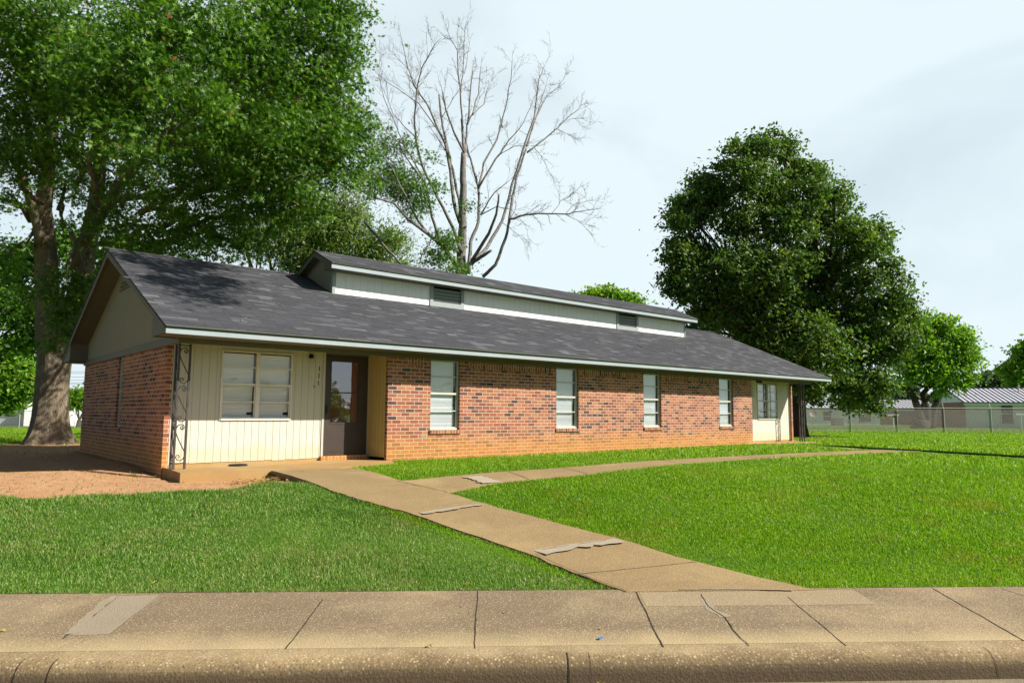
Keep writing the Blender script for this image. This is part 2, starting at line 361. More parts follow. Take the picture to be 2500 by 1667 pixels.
cd.sensor_width=36; cd.lens=F/2500*36; cd.clip_end=3000; cd.clip_start=.05
from mathutils import Matrix
mm=Matrix((tuple(rt),tuple(up),tuple(-fw))).transposed().to_4x4(); mm.translation=Vector(CAM); cam.matrix_world=mm
sc.view_settings.view_transform='Standard'; sc.view_settings.look='None'; sc.view_settings.exposure=.74; sc.view_settings.gamma=1
sc.cycles.max_bounces=6; sc.cycles.transparent_max_bounces=10
# ---------------------------------------------------------------- ground regions
dirt_poly=[hd(*q,off=0) for q in [(-260,1150),(0,1141),(120,1139),(210,1135),(300,1131),(420,1125),(520,1119),(610,1104),(690,1107)]]
dirt_poly=[(p[0],p[1]) for p in dirt_poly]+[(-2.7,-.9),(-2.7,.9),(-3.2,2),(-3.2,9.2),(-1.2,12.6),(-3.6,14.2),(-6.3,12.8),(-9.5,6),(-11,2.5)]
PL=[(622,1080),(760,1124),(830,1147),(950,1180),(1215,1270),(1440,1357.5)]
PR=[(802,1073),(945,1112),(1030,1131),(1112,1156),(1415,1234),(1872,1353.5)]
SLf=[(912,1104),(1000,1096),(1250,1076),(1500,1056.5),(1750,1043.5),(2015,1032.3)]
SLn=[(1030,1131),(1135,1109),(1350,1089),(1560,1066),(1810,1049),(2115,1035.5)]
PLw=[hd(*q) for q in PL]; PRw=[hd(*q) for q in PR]; SFw=[hd(*q) for q in SLf]; SNw=[hd(*q) for q in SLn]
main_poly=[p[:2] for p in PLw]+[p[:2] for p in PRw[::-1]]
side_poly=[p[:2] for p in SFw]+[p[:2] for p in SNw[::-1]]
# walkway on the far right (its surface hidden by the near turf)
WA=[hit(*q) for q in [(1986,1084.4),(2145,1094.3),(2330,1104),(2560,1118)]]
wd=(WA[-1]-WA[0])[:2]; wd/=np.linalg.norm(wd); wn=np.array([wd[1],-wd[0]])
if wn@(CAM[:2]-WA[0][:2])<0: wn=-wn
WB=[p+np.array([wn[0],wn[1],0])*1.0 for p in WA]
walk2_poly=[p[:2] for p in WA]+[p[:2] for p in WB[::-1]]
house_poly=[(-4.12,-.02),(17.85,-.02),(17.85,8.3),(-4.12,8.3)]
slab_poly=[(-4.10,-.66),(-2.72,-.90),(-1.4,-1.0),(-.15,-.72),(.12,-.02),(-4.1,0)]
slab2_poly=[(13.5,-.10),(16.5,-.92),(17.95,-.2),(17.9,0.9),(13.5,0.9)]
def sval(x,y): return (x-SW[0])*SN[0]+(y-SW[1])*SN[1]
def tval(x,y): return (x-SW[0])*ST[0]+(y-SW[1])*ST[1]
def segd(x,y,poly):
    d=np.full(np.shape(x),1e9)
    for i in range(len(poly)):
        a=np.array(poly[i][:2]);b=np.array(poly[(i+1)%len(poly)][:2]); ab=b-a; L2=ab@ab+1e-9
        tt=np.clip(((x-a[0])*ab[0]+(y-a[1])*ab[1])/L2,0,1); d=np.minimum(d,np.hypot(x-a[0]-ab[0]*tt,y-a[1]-ab[1]*tt))
    return d
def dirtf(x,y):
    d=segd(x,y,dirt_poly); ins=inpoly(x,y,dirt_poly); v=np.clip(.5+np.where(ins,d,-d)/.7,0,1)
    # bare earth at the foot of the far tree
    v=np.maximum(v,np.clip(1.3-np.hypot((x-23.4)/2.6,(y-4.2)/2.6),0,1)); return v
def Hg(x,y):
    h=H0(x,y); low=.10*np.clip(dirtf(x,y)*1.6-.3,0,1)*ss(1-segd(x,y,slab_poly)/3.0); return h-low
# ground sheet
def axis(lo,hi,st,ext,g=1.22):
    a=list(np.arange(lo,hi+1e-6,st)); s_=st; v=hi
    while v<ext: s_*=g; v+=s_; a.append(v)
    s_=st; v=lo; b=[]
    while v>-ext: s_*=g; v-=s_; b.append(v)
    return np.array(b[::-1]+a)
sa=axis(0.,26.,.13,700); sa=sa[sa>=-.001]; sa=np.concatenate([[-700,-300,-120,-50,-25,-14,-9.75,-9.7,-1.75,-1.7,-.03],sa])
ta=axis(-9.,34.,.16,700)
Sg,Tg=np.meshgrid(sa,ta,indexing='ij'); X=SW[0]+Sg*SN[0]+Tg*ST[0]; Y=SW[1]+Sg*SN[1]+Tg*ST[1]
Z=Hg(X,Y)+.012*np.sin(X*2.1+1)*np.sin(Y*1.7)*ss(Sg); Z=np.where((Sg<-.01)&(Sg>-9.72),-.80,Z); Z=np.where(Sg<=-9.72,-.60,Z); Z=Z-np.where(inpoly(X,Y,house_poly),.12,0)
ns,nt=Sg.shape; idx=np.arange(ns*nt).reshape(ns,nt)
Fc=np.stack([idx[:-1,:-1],idx[1:,:-1],idx[1:,1:],idx[:-1,1:]],-1).reshape(-1,4)
# orientation: make normals face up
V=np.stack([X,Y,Z],-1).reshape(-1,3); a,b,c=V[Fc[0,0]],V[Fc[0,1]],V[Fc[0,2]]
if np.cross(b-a,c-a)[2]<0: Fc=Fc[:,::-1]
go=fastmesh('ground',V,Fc,M['ground'],attr={'dirt':dirtf(X,Y).ravel()},smooth=True); tag(go,kind='structure')
# ---------------------------------------------------------------- paths, sidewalk, kerb, road
def ribbon(name,A,B,mat,off=0.,sub=8,skirt=.16,wob=.012):
    mb=MB(); LA=[];LB=[]
    for i in range(len(A)-1):
        for j in range(sub+(i==len(A)-2)):
            k=j/sub; LA.append(A[i]*(1-k)+A[i+1]*k); LB.append(B[i]*(1-k)+B[i+1]*k)
    rows=[]
    for a,b in zip(LA,LB):
        w_=rng.normal(0,wob,2); n_=5; row=[]
        for q in range(n_):
            k=q/(n_-1); p=a*(1-k)+b*k; dv=(b-a)/np.linalg.norm(b-a)
            if q==0:p=p+dv*w_[0]
            if q==n_-1:p=p+dv*w_[1]
            z=float(H0(p[0],p[1]))+.03+off; row.append((p[0],p[1],z))
        rows.append(row)
    up_=lambda f: f if np.cross(np.subtract(f[1],f[0]),np.subtract(f[2],f[0]))[2]>0 else f[::-1]
    for r0,r1 in zip(rows[:-1],rows[1:]):
        for q in range(4): mb.face(up_([r0[q],r0[q+1],r1[q+1],r1[q]]))
        for q,sg in((0,1),(4,-1)):
            lo0=(r0[q][0],r0[q][1],r0[q][2]-skirt);lo1=(r1[q][0],r1[q][1],r1[q][2]-skirt); mb.face([r0[q],r1[q],lo1,lo0][::sg])
    for r_ in (rows[0],rows[-1]):
        for q in range(4): mb.face([r_[q],r_[q+1],(*r_[q+1][:2],r_[q+1][2]-skirt),(*r_[q][:2],r_[q][2]-skirt)])
    return mb
front=ribbon('x',PLw,PRw,None); side=ribbon('x',SFw,SNw,None,off=-.004)
def band(mb,pts,m,off): # small sheet polygon lying on the path
    P=[hd(*q) for q in pts]; mb.face([(p[0],p[1],float(H0(p[0],p[1]))+.03+off) for p in P],m)
def wz(x,y):
    s_=float(sval(x,y)); return -.506+min(0,max(s_,-1.41))*.009/1.41
def strip(mb,pts,wd_,m,off,zf=None,jit=.0):
    P=[hd(*q) if zf is None else atz(q[0]*K,q[1]*K,zf) for q in pts]; Q=[]
    for i in range(len(P)-1):
        n_=max(2,int(np.linalg.norm(P[i+1]-P[i])/.06))
        for j in range(n_): Q.append(P[i]+(P[i+1]-P[i])*j/n_)
    Q.append(P[-1]); L=[];Rr=[]; wk=0.
    for i,p in enumerate(Q):
        d=(Q[min(i+1,len(Q)-1)]-Q[max(i-1,0)])[:2]; d/=np.linalg.norm(d)+1e-9; n=np.array([-d[1],d[0]]); wk=wk*.8+rng.normal(0,jit*.6); c=p[:2]+n*wk; ww=wd_*rng.uniform(.75,1.25)/2
        z=(float(H0(c[0],c[1]))+.03 if zf is None else wz(c[0],c[1]))+(off if zf is None else off*.45)
        L.append((*(c+n*ww),z)); Rr.append((*(c-n*ww),z))
    for i in range(len(Q)-1): 
        f=[L[i],Rr[i],Rr[i+1],L[i+1]]
        if np.cross(np.subtract(f[1],f[0]),np.subtract(f[2],f[0]))[2]<0: f=f[::-1]
        mb.face(f,m)
# patched seams: ragged pale bands across the path
strip(front,[(962,1177),(1030,1166),(1104,1157)],.26,3,.0025,jit=.010); strip(front,[(1228,1265),(1300,1252),(1412,1236)],.36,3,.0025,jit=.014)
strip(front,[(1245,1262),(1390,1240)],.010,2,.0045,jit=.008)
strip(front,[(912,1104),(1028,1130)],.014,2,.004); strip(front,[(1560,1354),(1700,1353),(1820,1354)],.035,1,.006,jit=.008); strip(front,[(1330,1318),(1600,1290)],.008,2,.004,jit=.004)
strip(front,[(1230,1272),(1440,1356)],.004,2,.004)
o=front.build('front_path',[M['path'],M['patch'],M['crack'],M['patch3']]); tag(o,kind='structure')
strip(side,[(1085,1093.5),(1135,1108)],.36,3,.004,jit=.02)
for a_,b_ in (((1168,1083),(1215,1100)),((1290,1073),(1350,1088)),((1520,1056),(1570,1065)),((1700,1046),(1760,1053))): strip(side,[a_,b_],.012,2,.004)
o=side.build('side_path',[M['path'],M['patch'],M['crack'],M['patch3']]); tag(o,kind='structure')
w2=ribbon('x',WA,WB,None,off=-.035,skirt=.05); o=w2.build('far_path',M['path']); tag(o,kind='structure')
# turf bank along the far edge of that path
mb=MB(); Q=[]
for i in range(len(WA)-1):
    for j in range(20): Q.append(WA[i]+(WA[i+1]-WA[i])*j/20)
Q.append(WA[-1])
for i in range(len(Q)-1):
    a_,b_=Q[i],Q[i+1]; h=lambda p,o_: float(H0(p[0],p[1]))+o_
    ja=wn*rng.normal(0,.02)
    A0=(a_[0],a_[1],h(a_,-.02));A1=(a_[0],a_[1],h(a_,-.0+.05*min(1,i/12))); B0=(b_[0],b_[1],h(b_,-.02));B1=(b_[0],b_[1],h(b_,.05*min(1,(i+1)/12)))
    ca=a_[:2]-wn*2.2; cb=b_[:2]-wn*2.2; A2=(*ca,h(ca,-.02)); B2=(*cb,h(cb,-.02))
    mb.face([A0,B0,B1,A1],0); mb.face([A1,B1,B2,A2],0)
me=mb.build('lawn_bank',M['ground']); a=me.data.attributes.new('dirt','FLOAT','POINT'); tag(me,kind='structure')
def P2(s,t_,z): return (SW[0]+s*SN[0]+t_*ST[0],SW[1]+s*SN[1]+t_*ST[1],z)
TS=np.arange(-40,61,.5)
def extr(mb,prof,m=0):
    for i in range(len(prof)-1):
        for a_,b_ in zip(TS[:-1],TS[1:]):
            f=[P2(prof[i][0],a_,prof[i][1]),P2(prof[i][0],b_,prof[i][1]),P2(prof[i+1][0],b_,prof[i+1][1]),P2(prof[i+1][0],a_,prof[i+1][1])][::-1]
            mb.face(f,m)
mb=MB(); extr(mb,[(0.0,-.66),(0.0,-.506),(-1.41,-.515)])
ZS=-.511
for pts,wd_ in (([(1097,1358.5),(1090,1487)],.008),([(742,1377),(655,1488)],.008),([(1460,1357),(1522,1484)],.011),([(1810,1371),(1942,1481)],.008),([(2140,1351),(2352,1470)],.011),([(2300,1352),(2420,1392)],.006),([(270,1368),(205,1420),(145,1465)],.01),([(372,1365),(250,1456)],.004)):
    strip(mb,pts,wd_,2,.004,ZS,.003)
strip(mb,[(1612,1365),(1630,1392),(1668,1418),(1690,1450),(1722,1482)],.007,2,.009,ZS,.005)
strip(mb,[(1618,1372),(1640,1398),(1672,1416)],.09,1,.005,ZS,.015)
strip(mb,[(262,1370),(215,1412),(160,1455)],.07,1,.005,ZS,.012)
def flat(pts,m,off):
    off=off*.35
    P=[atz(q[0]*K,q[1]*K,ZS) for q in pts]; f=[(p[0],p[1],wz(p[0],p[1])+off) for p in P]
    if np.cross(np.subtract(f[1],f[0]),np.subtract(f[2],f[0]))[2]<0: f=f[::-1]
    mb.face(f,m)
flat([(1468,1361),(1600,1358),(1960,1355),(2012,1387),(1800,1390),(1484,1392)],3,.0035); flat([(275,1370),(372,1367),(320,1405),(252,1455),(165,1458),(215,1415)],1,.0035)
o=mb.build('sidewalk',[M['walk'],M['patch'],M['crack'],M['patch2']]); tag(o,kind='structure')
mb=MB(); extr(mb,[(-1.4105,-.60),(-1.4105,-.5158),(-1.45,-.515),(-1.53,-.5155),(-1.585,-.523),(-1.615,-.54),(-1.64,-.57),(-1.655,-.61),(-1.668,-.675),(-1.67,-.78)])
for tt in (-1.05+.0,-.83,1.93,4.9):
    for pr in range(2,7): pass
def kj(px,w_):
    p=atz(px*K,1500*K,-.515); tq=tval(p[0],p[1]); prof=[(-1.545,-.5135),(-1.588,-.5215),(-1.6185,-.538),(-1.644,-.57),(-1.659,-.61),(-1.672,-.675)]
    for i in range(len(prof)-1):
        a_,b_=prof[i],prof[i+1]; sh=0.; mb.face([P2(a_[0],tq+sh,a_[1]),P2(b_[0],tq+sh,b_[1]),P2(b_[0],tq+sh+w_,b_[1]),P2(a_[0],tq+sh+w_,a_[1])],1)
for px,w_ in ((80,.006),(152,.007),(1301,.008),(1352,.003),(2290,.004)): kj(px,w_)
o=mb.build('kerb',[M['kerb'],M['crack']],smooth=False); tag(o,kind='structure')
mb=MB(); extr(mb,[(-1.60,-.672),(-5.6,-.63),(-9.75,-.672)]); o=mb.build('road',M['road']); tag(o,kind='structure')
mb=MB(); tt=np.arange(-14,34,.12)
for a_,b_ in zip(tt[:-1],tt[1:]):
    w0,w1=[.035+.018*math.sin(q*5.1)+.012*math.sin(q*13.7) for q in (a_,b_)]; mb.face([P2(.001,a_,-.5135),P2(.001,b_,-.5135),P2(w1,b_,-.5115),P2(w0,a_,-.5115)][::-1])
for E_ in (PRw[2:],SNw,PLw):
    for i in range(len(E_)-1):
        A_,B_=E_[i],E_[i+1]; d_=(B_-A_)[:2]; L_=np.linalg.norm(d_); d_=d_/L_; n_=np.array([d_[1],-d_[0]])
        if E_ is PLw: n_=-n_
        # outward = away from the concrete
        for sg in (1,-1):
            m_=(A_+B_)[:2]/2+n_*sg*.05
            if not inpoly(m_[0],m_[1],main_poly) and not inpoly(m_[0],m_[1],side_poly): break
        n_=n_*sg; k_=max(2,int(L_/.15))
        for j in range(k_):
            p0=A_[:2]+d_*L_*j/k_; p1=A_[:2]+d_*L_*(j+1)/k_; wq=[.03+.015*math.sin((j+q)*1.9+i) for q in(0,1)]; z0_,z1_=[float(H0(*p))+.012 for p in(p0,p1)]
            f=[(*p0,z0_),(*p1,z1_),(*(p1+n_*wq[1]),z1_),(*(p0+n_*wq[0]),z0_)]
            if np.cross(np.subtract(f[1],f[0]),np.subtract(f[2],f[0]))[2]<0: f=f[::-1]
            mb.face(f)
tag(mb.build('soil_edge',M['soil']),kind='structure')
# ---------------------------------------------------------------- grass
def blades(name,n_try,dmin,dmax,region,mat,dens_pow,len_,wid,seed,attr_shift=0):
    g=np.random.default_rng(seed)
    u=g.random(n_try)
    e=2-dens_pow
    D=(dmin**e+u*(dmax**e-dmin**e))**(1/e) if abs(e)>1e-6 else dmin*(dmax/dmin)**u
    th=g.uniform(-.95,.95,n_try)   # angle from camera axis
    az=YAW+th; x=CX+D*np.sin(az); y=CY+D*np.cos(az)
    k=region(x,y,g); x=x[k];y=y[k];D=D[k]; n=len(x)
    z=Hg(x,y)
    ba=inpoly(x,y,bank_poly); z=z+np.where(ba,.06*(1-np.clip(segd(x,y,[p[:2] for p in WA[:1]]+[p[:2] for p in WA[1:]]+[WA[-2][:2]])/2.2,0,1)),0)
    sc_=np.clip(D/9.,.75,4.)
    L=len_*g.uniform(.55,1.3,n)*np.clip(sc_,.9,1.5); W_=wid*g.uniform(.7,1.3,n)*sc_
    a1=g.uniform(0,2*np.pi,n); lean=g.uniform(.25,.98,n)*L; la=g.uniform(0,2*np.pi,n)
    wx,wy=np.cos(a1)*W_/2,np.sin(a1)*W_/2; lx,ly=np.cos(la)*lean,np.sin(la)*lean; zz=np.sqrt(np.maximum(L**2-lean**2,1e-6))
    P=np.zeros((n,5,3))
    P[:,0]=np.stack([x-wx,y-wy,z-.01],1);P[:,1]=np.stack([x+wx,y+wy,z-.01],1)
    P[:,2]=np.stack([x+lx*.35+wx*.8,y+ly*.35+wy*.8,z+zz*.62],1);P[:,3]=np.stack([x+lx*.35-wx*.8,y+ly*.35-wy*.8,z+zz*.62],1)
    P[:,4]=np.stack([x+lx,y+ly,z+zz],1)
    b=np.arange(n)[:,None]*5
    Fc=np.concatenate([b+np.array([[0,1,2]]),b+np.array([[0,2,3]]),b+np.array([[3,2,4]])],0)
    # patchy colour
    pn=.5+.3*np.sin(x*.9+np.sin(y*1.3)*1.5)*np.sin(y*.8+1.2*np.sin(x*.7))+.25*np.sin(x*4.3+2*np.sin(y*2.9))*np.sin(y*3.7+1.7*np.sin(x*2.3)); r_=np.clip(g.random(n)*.86+(pn-.3)*.2+attr_shift,0,1)
    o=fastmesh(name,P.reshape(-1,3),Fc,mat,loc=(float(x.mean()),float(y.mean()),0.),attr={'rnd':np.repeat(r_,5)}); return o
bank_poly=[p[:2] for p in WA]+[p[:2]-wn*2.2 for p in WA[::-1]]
def common(x,y,g):
    j=g.normal(0,.012,len(x)); k=(sval(x,y)>.028+np.abs(j)*1.2+.012*np.sin(x*9+y*5))
    k&=~inpoly(x,y,main_poly)&~inpoly(x,y,side_poly)&~inpoly(x,y,house_poly)&~inpoly(x,y,slab_poly)&~inpoly(x,y,slab2_poly)&~inpoly(x,y,walk2_poly)
    df=dirtf(x,y)+.35*np.sin(x*5.1+np.sin(y*4)*1.3)*np.sin(y*4.3+np.sin(x*3.1))*.8; k&=(g.random(len(x))>np.clip((df-.25)*3.2,0,.985))
    return k
bnd=[hd(*q,off=0)[:2] for q in [(1030,1131),(1112,1156),(1415,1234),(1872,1353)]]
def isright(x,y):
    # right of the front path: use the path centre line direction
    a_=PLw[0][:2];b_=PLw[-1][:2]; return ((b_[0]-a_[0])*(y-a_[1])-(b_[1]-a_[1])*(x-a_[0]))>0
def regL(x,y,g): return common(x,y,g)&~isright(x,y)
def regR(x,y,g): return common(x,y,g)&isright(x,y)
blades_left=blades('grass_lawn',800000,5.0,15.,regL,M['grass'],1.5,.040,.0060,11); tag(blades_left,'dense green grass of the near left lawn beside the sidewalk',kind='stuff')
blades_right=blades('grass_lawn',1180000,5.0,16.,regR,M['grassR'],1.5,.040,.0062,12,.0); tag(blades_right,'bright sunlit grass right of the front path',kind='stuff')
o=blades('grass_lawn',720000,16.,70.,lambda x,y,g:common(x,y,g),M['grassR'],1.1,.05,.0085,13,.04); tag(o,'far lawn grass stretching back to the fence',kind='stuff')
# ================================================================ BRICK HOUSE
W,L1,XR,D=4.03,13.83,17.74,.784
HB=empty('brick_house',(7,4,0),'long one-storey brick and cream siding house with dark shingle roof and clerestory','house')
RY,RZ,EY,EZ=4.123,4.383,-.681,2.312; SL=(RZ-EZ)/(RY-EY); X0,X1=-W-.402,XR+.385; BY=2*RY-EY; YB=8.15
ZT=2.136
def zr(y): return RZ-SL*abs(RY-y)
wins=[(1.043,1.818),(4.79,5.583),(8.192,8.984),(11.928,12.711)]
mb=MB(); T=.1
segs=[0]+[q for w_ in wins for q in w_]+[L1]
mb.box(0,L1,0,T,-.3,.5505,0,'tk')
# sill course
mb.box(0,L1,0,T,.5505,.6275,0,'tbk')
for i in range(0,len(segs),2):
    a_,b_=segs[i],segs[i+1]; lo=a_+(.19 if i else .43); hi=b_-(.19 if i<8 else .2)
    mb.box(a_,b_,0,T,.6275,1.985,0,'tbk')
    mb.box(a_,lo,0,T,1.985,2.26,0,'bkt'+'r'); mb.box(hi,b_,0,T,1.985,2.26,0,'bkt'+'l')
    mb.face([(lo,0,1.985),(hi,0,1.985),(hi,0,2.26),(lo,0,2.26)],0,uv=[((z-1.985)+.012,x*1.0) for x,z in((lo,1.985),(hi,1.985),(hi,2.26),(lo,2.26))])
o=mb.build('brick_wall',M['brick'],HB)
for w_ in wins:
    mb=MB(); mb.box(w_[0]-.03,w_[1]+.03,-.035,.09,.553,.628,0,swap=True)
    s_=mb.build('brick_sill',M['brick'],HB)
mb=MB(); o_=mb
ew=(3.96,4.43,.66,2.14)
# left end wall (x=-W), with a window opening
y0,y1=D-.085,YB
def wallx(x,yy,zz): mb.box(x,x+T,yy[0],yy[1],zz[0],zz[1],0,'')
mb.box(-W,-W+T,y0,ew[0],-.35,2.27,0,'tr'); mb.box(-W,-W+T,ew[1],y1,-.35,2.27,0,'tr'); mb.box(-W,-W+T,ew[0],ew[1],-.35,ew[2],0,'fkr'); 
mb.build('brick_wall',M['brick'],HB)
mb=MB(); mb.box(-W-.03,-W+.05,ew[0]-.02,ew[1]+.02,ew[2]-.075,ew[2]-.001,0,swap=True); mb.build('brick_sill',M['brick'],HB)
mb=MB(); mb.box(XR-.0,XR+.1,D-.085,YB,-.3,2.27,0,'t'); mb.build('brick_wall',M['brick'],HB)
mb=MB(); mb.box(-W+T,XR,YB-.1,YB-.002,-.3,2.27,0,'t'); mb.build('brick_wall',M['brick'],HB)
# ---- siding
def siding(mb,u0,u1,z0,z1,fr,pitch=.137,hole=None,gd=.007,gw=.010,wave=True,zb=None):
    """fr(u,depth,z)->xyz ; depth positive into the wall"""
    cuts=[]; u=u0+.06
    while u<u1: cuts.append(u); u+=pitch
    segs_=[];p=u0
    for c in cuts: segs_.append((p,c-gw/2,0)); segs_.append((c-gw/2,c+gw/2,1)); p=c+gw/2
    segs_.append((p,u1,0)); out=[]
    for a_,b_,g in segs_:
        if hole:
            for h in (hole[0],hole[1]):
                if a_<h<b_: out.append((a_,h,g)); a_=h
        out.append((a_,b_,g))
    for a_,b_,g in out:
        if b_-a_<1e-5: continue
        zi=z0+(rng.normal(0,.004) if wave else 0); zs=[(zi,z1)]
        if hole and (a_+b_)/2>hole[0] and (a_+b_)/2<hole[1]: zs=[(zi,hole[2]),(hole[3],z1)]
        d=gd if g else 0.
        for za,zb_ in zs:
            if zb_<=za: continue
            mb.face([fr(a_,d,za),fr(b_,d,za),fr(b_,d,zb_),fr(a_,d,zb_)],0)
            if g:
                mb.face([fr(a_,0,za),fr(a_,d,za),fr(a_,d,zb_),fr(a_,0,zb_)],0); mb.face([fr(b_,d,za),fr(b_,0,za),fr(b_,0,zb_),fr(b_,d,zb_)],0)
    mb.face([fr(u0,.03,z1),fr(u1,.03,z1),fr(u1,.03,z0+.01),fr(u0,.03,z0+.01)] if not hole else [fr(u0,.03,z0+.012),fr(u1,.03,z0+.012),fr(u1,.03,z0+.02),fr(u0,.03,z0+.02)],0)
WH=(-3.075,-1.708,.835,2.13)
mb=MB(); siding(mb,-W+.135,-1.062,.078,2.27,lambda u,d,z:(u,D+d,z),hole=WH); mb.build('siding_wall',M['cream'],HB)
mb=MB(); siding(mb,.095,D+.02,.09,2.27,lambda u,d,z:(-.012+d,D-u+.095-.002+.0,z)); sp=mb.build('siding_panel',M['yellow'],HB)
WH2=(15.5,16.915,.828,2.14)
mb=MB(); siding(mb,14.2,XR-.03,.085,2.27,lambda u,d,z:(u,D+d,z),hole=WH2); mb.build('siding_wall',M['cream'],HB)
each('corner_trim',M['alubeige'],HB,[lambda m,q=q:m.box(*q) for q in ((-W+.102,-W+.133,D-.03,D+.03,.06,2.27),(XR-.028,XR-.002,D-.03,D+.03,.06,2.27),(-1.06,-1.012,D-.02,D+.08,.10,2.27),(-.04,-.014,D-.02,D+.08,.12,2.27))])
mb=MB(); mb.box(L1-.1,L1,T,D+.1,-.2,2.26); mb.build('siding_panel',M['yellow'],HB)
# foundation strips and thresholds
each('foundation',M['slab'],HB,[lambda m,q=q:m.box(*q) for q in ((-W+.11,-1.07,D+.012,D+.1,-.2,.10),(13.8,XR-.01,D+.012,D+.1,-.2,.10))])
mb=MB(); mb.box(-1.075,.0,D-.075,D+.12,.0,.118,swap=True); mb.build('threshold',M['brick'],HB)
# porch slabs
def slab(poly,top,bot,name='porch_slab'):
    mb=MB(); mb.face([(x,y,top) for x,y in poly])
    for i in range(len(poly)):
        a_,b_=poly[i],poly[(i+1)%len(poly)]; 
        mb.face([(*a_,bot),(*b_,bot),(*b_,top),(*a_,top)])
    return mb.build(name,M['slab'],HB)
slab([(-4.10,-.66),(-2.72,-.905),(-1.6,-1.16),(-.2,-.74),(.0,-.01),(-.002,.86),(-4.0,.86),(-4.04,.1)],.031,-.3)
slab([(13.6,-.012),(13.67,-.10),(15.0,-.45),(16.43,-.918),(17.9,-.35),(17.95,.72),(17.7,.86),(13.84,.86),(13.83,-.012)],.035,-.3)
# ---- frieze, beam, soffit, fascia, roof
mb=MB()
each('frieze_board',M['trim'],HB,[lambda m,q=q:m.box(*q) for q in ((-W-.035,XR+.13,-.045,-.002,ZT,2.268),(-W-.035,-W-.003,-.002,YB+.03,ZT,2.268),(XR+.103,XR+.135,-.002,YB+.03,ZT,2.268),(-W-.002,XR+.1,YB+.001,YB+.03,ZT,2.268))])
each('porch_beam',M['trim'],HB,[lambda m,q=q:m.box(*q) for q in ((-W,0,.0,.06,ZT+.002,2.25),(L1,XR+.1,.0,.06,ZT+.002,2.25))])
each('porch_ceiling',M['trim'],HB,[lambda m,q=q:m.box(*q) for q in ((-W,0,.06,D,2.2505,2.262),(L1,XR,.06,D,2.2505,2.262))])
zs=2.222
each('soffit',M['trim'],HB,[lambda m,q=q:m.face([(X0+.02,q[0],zs),(X0+.02,q[1],zs),(X1-.02,q[1],zs),(X1-.02,q[0],zs)]) for q in ((EY+.02,-.04),(YB,BY-.02))])
# rake soffits
for xa,xb in((X0+.02,-W-.0),(XR+.1,X1-.02)):
    mb=MB()
    for s_ in(0,1):
        ya,yb=(EY+.1,RY) if s_==0 else (RY,BY-.1); mb.face([(xa,ya,zr(ya)-.09),(xa,yb,zr(yb)-.09),(xb,yb,zr(yb)-.09),(xb,ya,zr(ya)-.09)])
    mb.build('rake_soffit',M['trim'],HB)
mb=MB(); n=40
for i in range(n):
    xa,xb=X0+(X1-X0)*i/n,X0+(X1-X0)*(i+1)/n; mb.box(xa,xb,EY,EY+.025,2.217,2.298,0,'' if i in(0,n-1) else 'lr')
mb.build('fascia',M['fascia'],HB)
mb=MB(); mb.box(X0,X1,BY-.025,BY,2.217,2.298); mb.build('fascia',M['fascia'],HB)
mb=MB(); mb.box(X0+.01,X1-.01,EY-.004,EY+.03,2.2985,2.318); mb.build('gutter_shadow_strip',M['dark'],HB)
mb=MB(); mb.box(X0-.005,X1+.005,EY-.03,EY+.02,2.3185,2.340); mb.build('drip_edge',M['drip'],HB)
# rake boards and eave-box ends
for xa,xb in((X0-.001,X0+.024),(X1-.024,X1+.001)):
    for ya,yb in((EY,RY),(RY,BY)):
        mb=MB()
        za,zb=zr(ya),zr(yb); 
        for a_,b_,c_,d_ in [((xa,ya,za-.135),(xa,yb,zb-.135),(xa,yb,zb+.02),(xa,ya,za+.02))]:
            pass
        P=[(ya,za-.10 if ya in(EY,BY) else za-.15),(yb,zb-.15 if yb==RY else zb-.10),(yb,zb+.02),(ya,za+.02)]
        mb.face([(xa,p[0],p[1]) for p in P][::-1]); mb.face([(xb,p[0],p[1]) for p in P]); mb.face([(xa,P[0][0],P[0][1]),(xb,P[0][0],P[0][1]),(xb,P[1][0],P[1][1]),(xa,P[1][0],P[1][1])])
        mb.build('rake_board',M['trim'],HB)
for x in(X0+.012,X1-.012):
    for ya,yb in((EY+.026,.2),(BY-.026,7.9)):
        mb=MB()
        mb.face([(x,ya,2.224),(x,yb,2.224),(x,yb,zr(yb)-.06),(x,ya,zr(ya)-.06)]); 
        if yb==.2 or True: mb.face([(x,yb,2.224),(x+(.42 if x<0 else -.4),yb,2.224),(x+(.42 if x<0 else -.4),yb,zr(yb)-.09),(x,yb,zr(yb)-.09)])
        mb.build('eave_end',M['trim'],HB)
for x in(-W-.0,XR+.1):
    mb=MB(); mb.face([(x,-.04,2.262),(x,YB+.02,2.262),(x,YB+.02,zr(YB)-.06),(x,RY,RZ-.06),(x,-.04,zr(-.04)-.06)])
    mb.build('gable_panel',M['gable'],HB)
mb=MB()
for k in range(3):
    z=3.60+k*.075; hw=.50-k*.17+.1; mb.box(-W-.03,-W-.003,4.123+.08-hw*.9,4.123+.35+hw*.35,z,z+.035)
mb.build('gable_vent',M['trim'],HB)
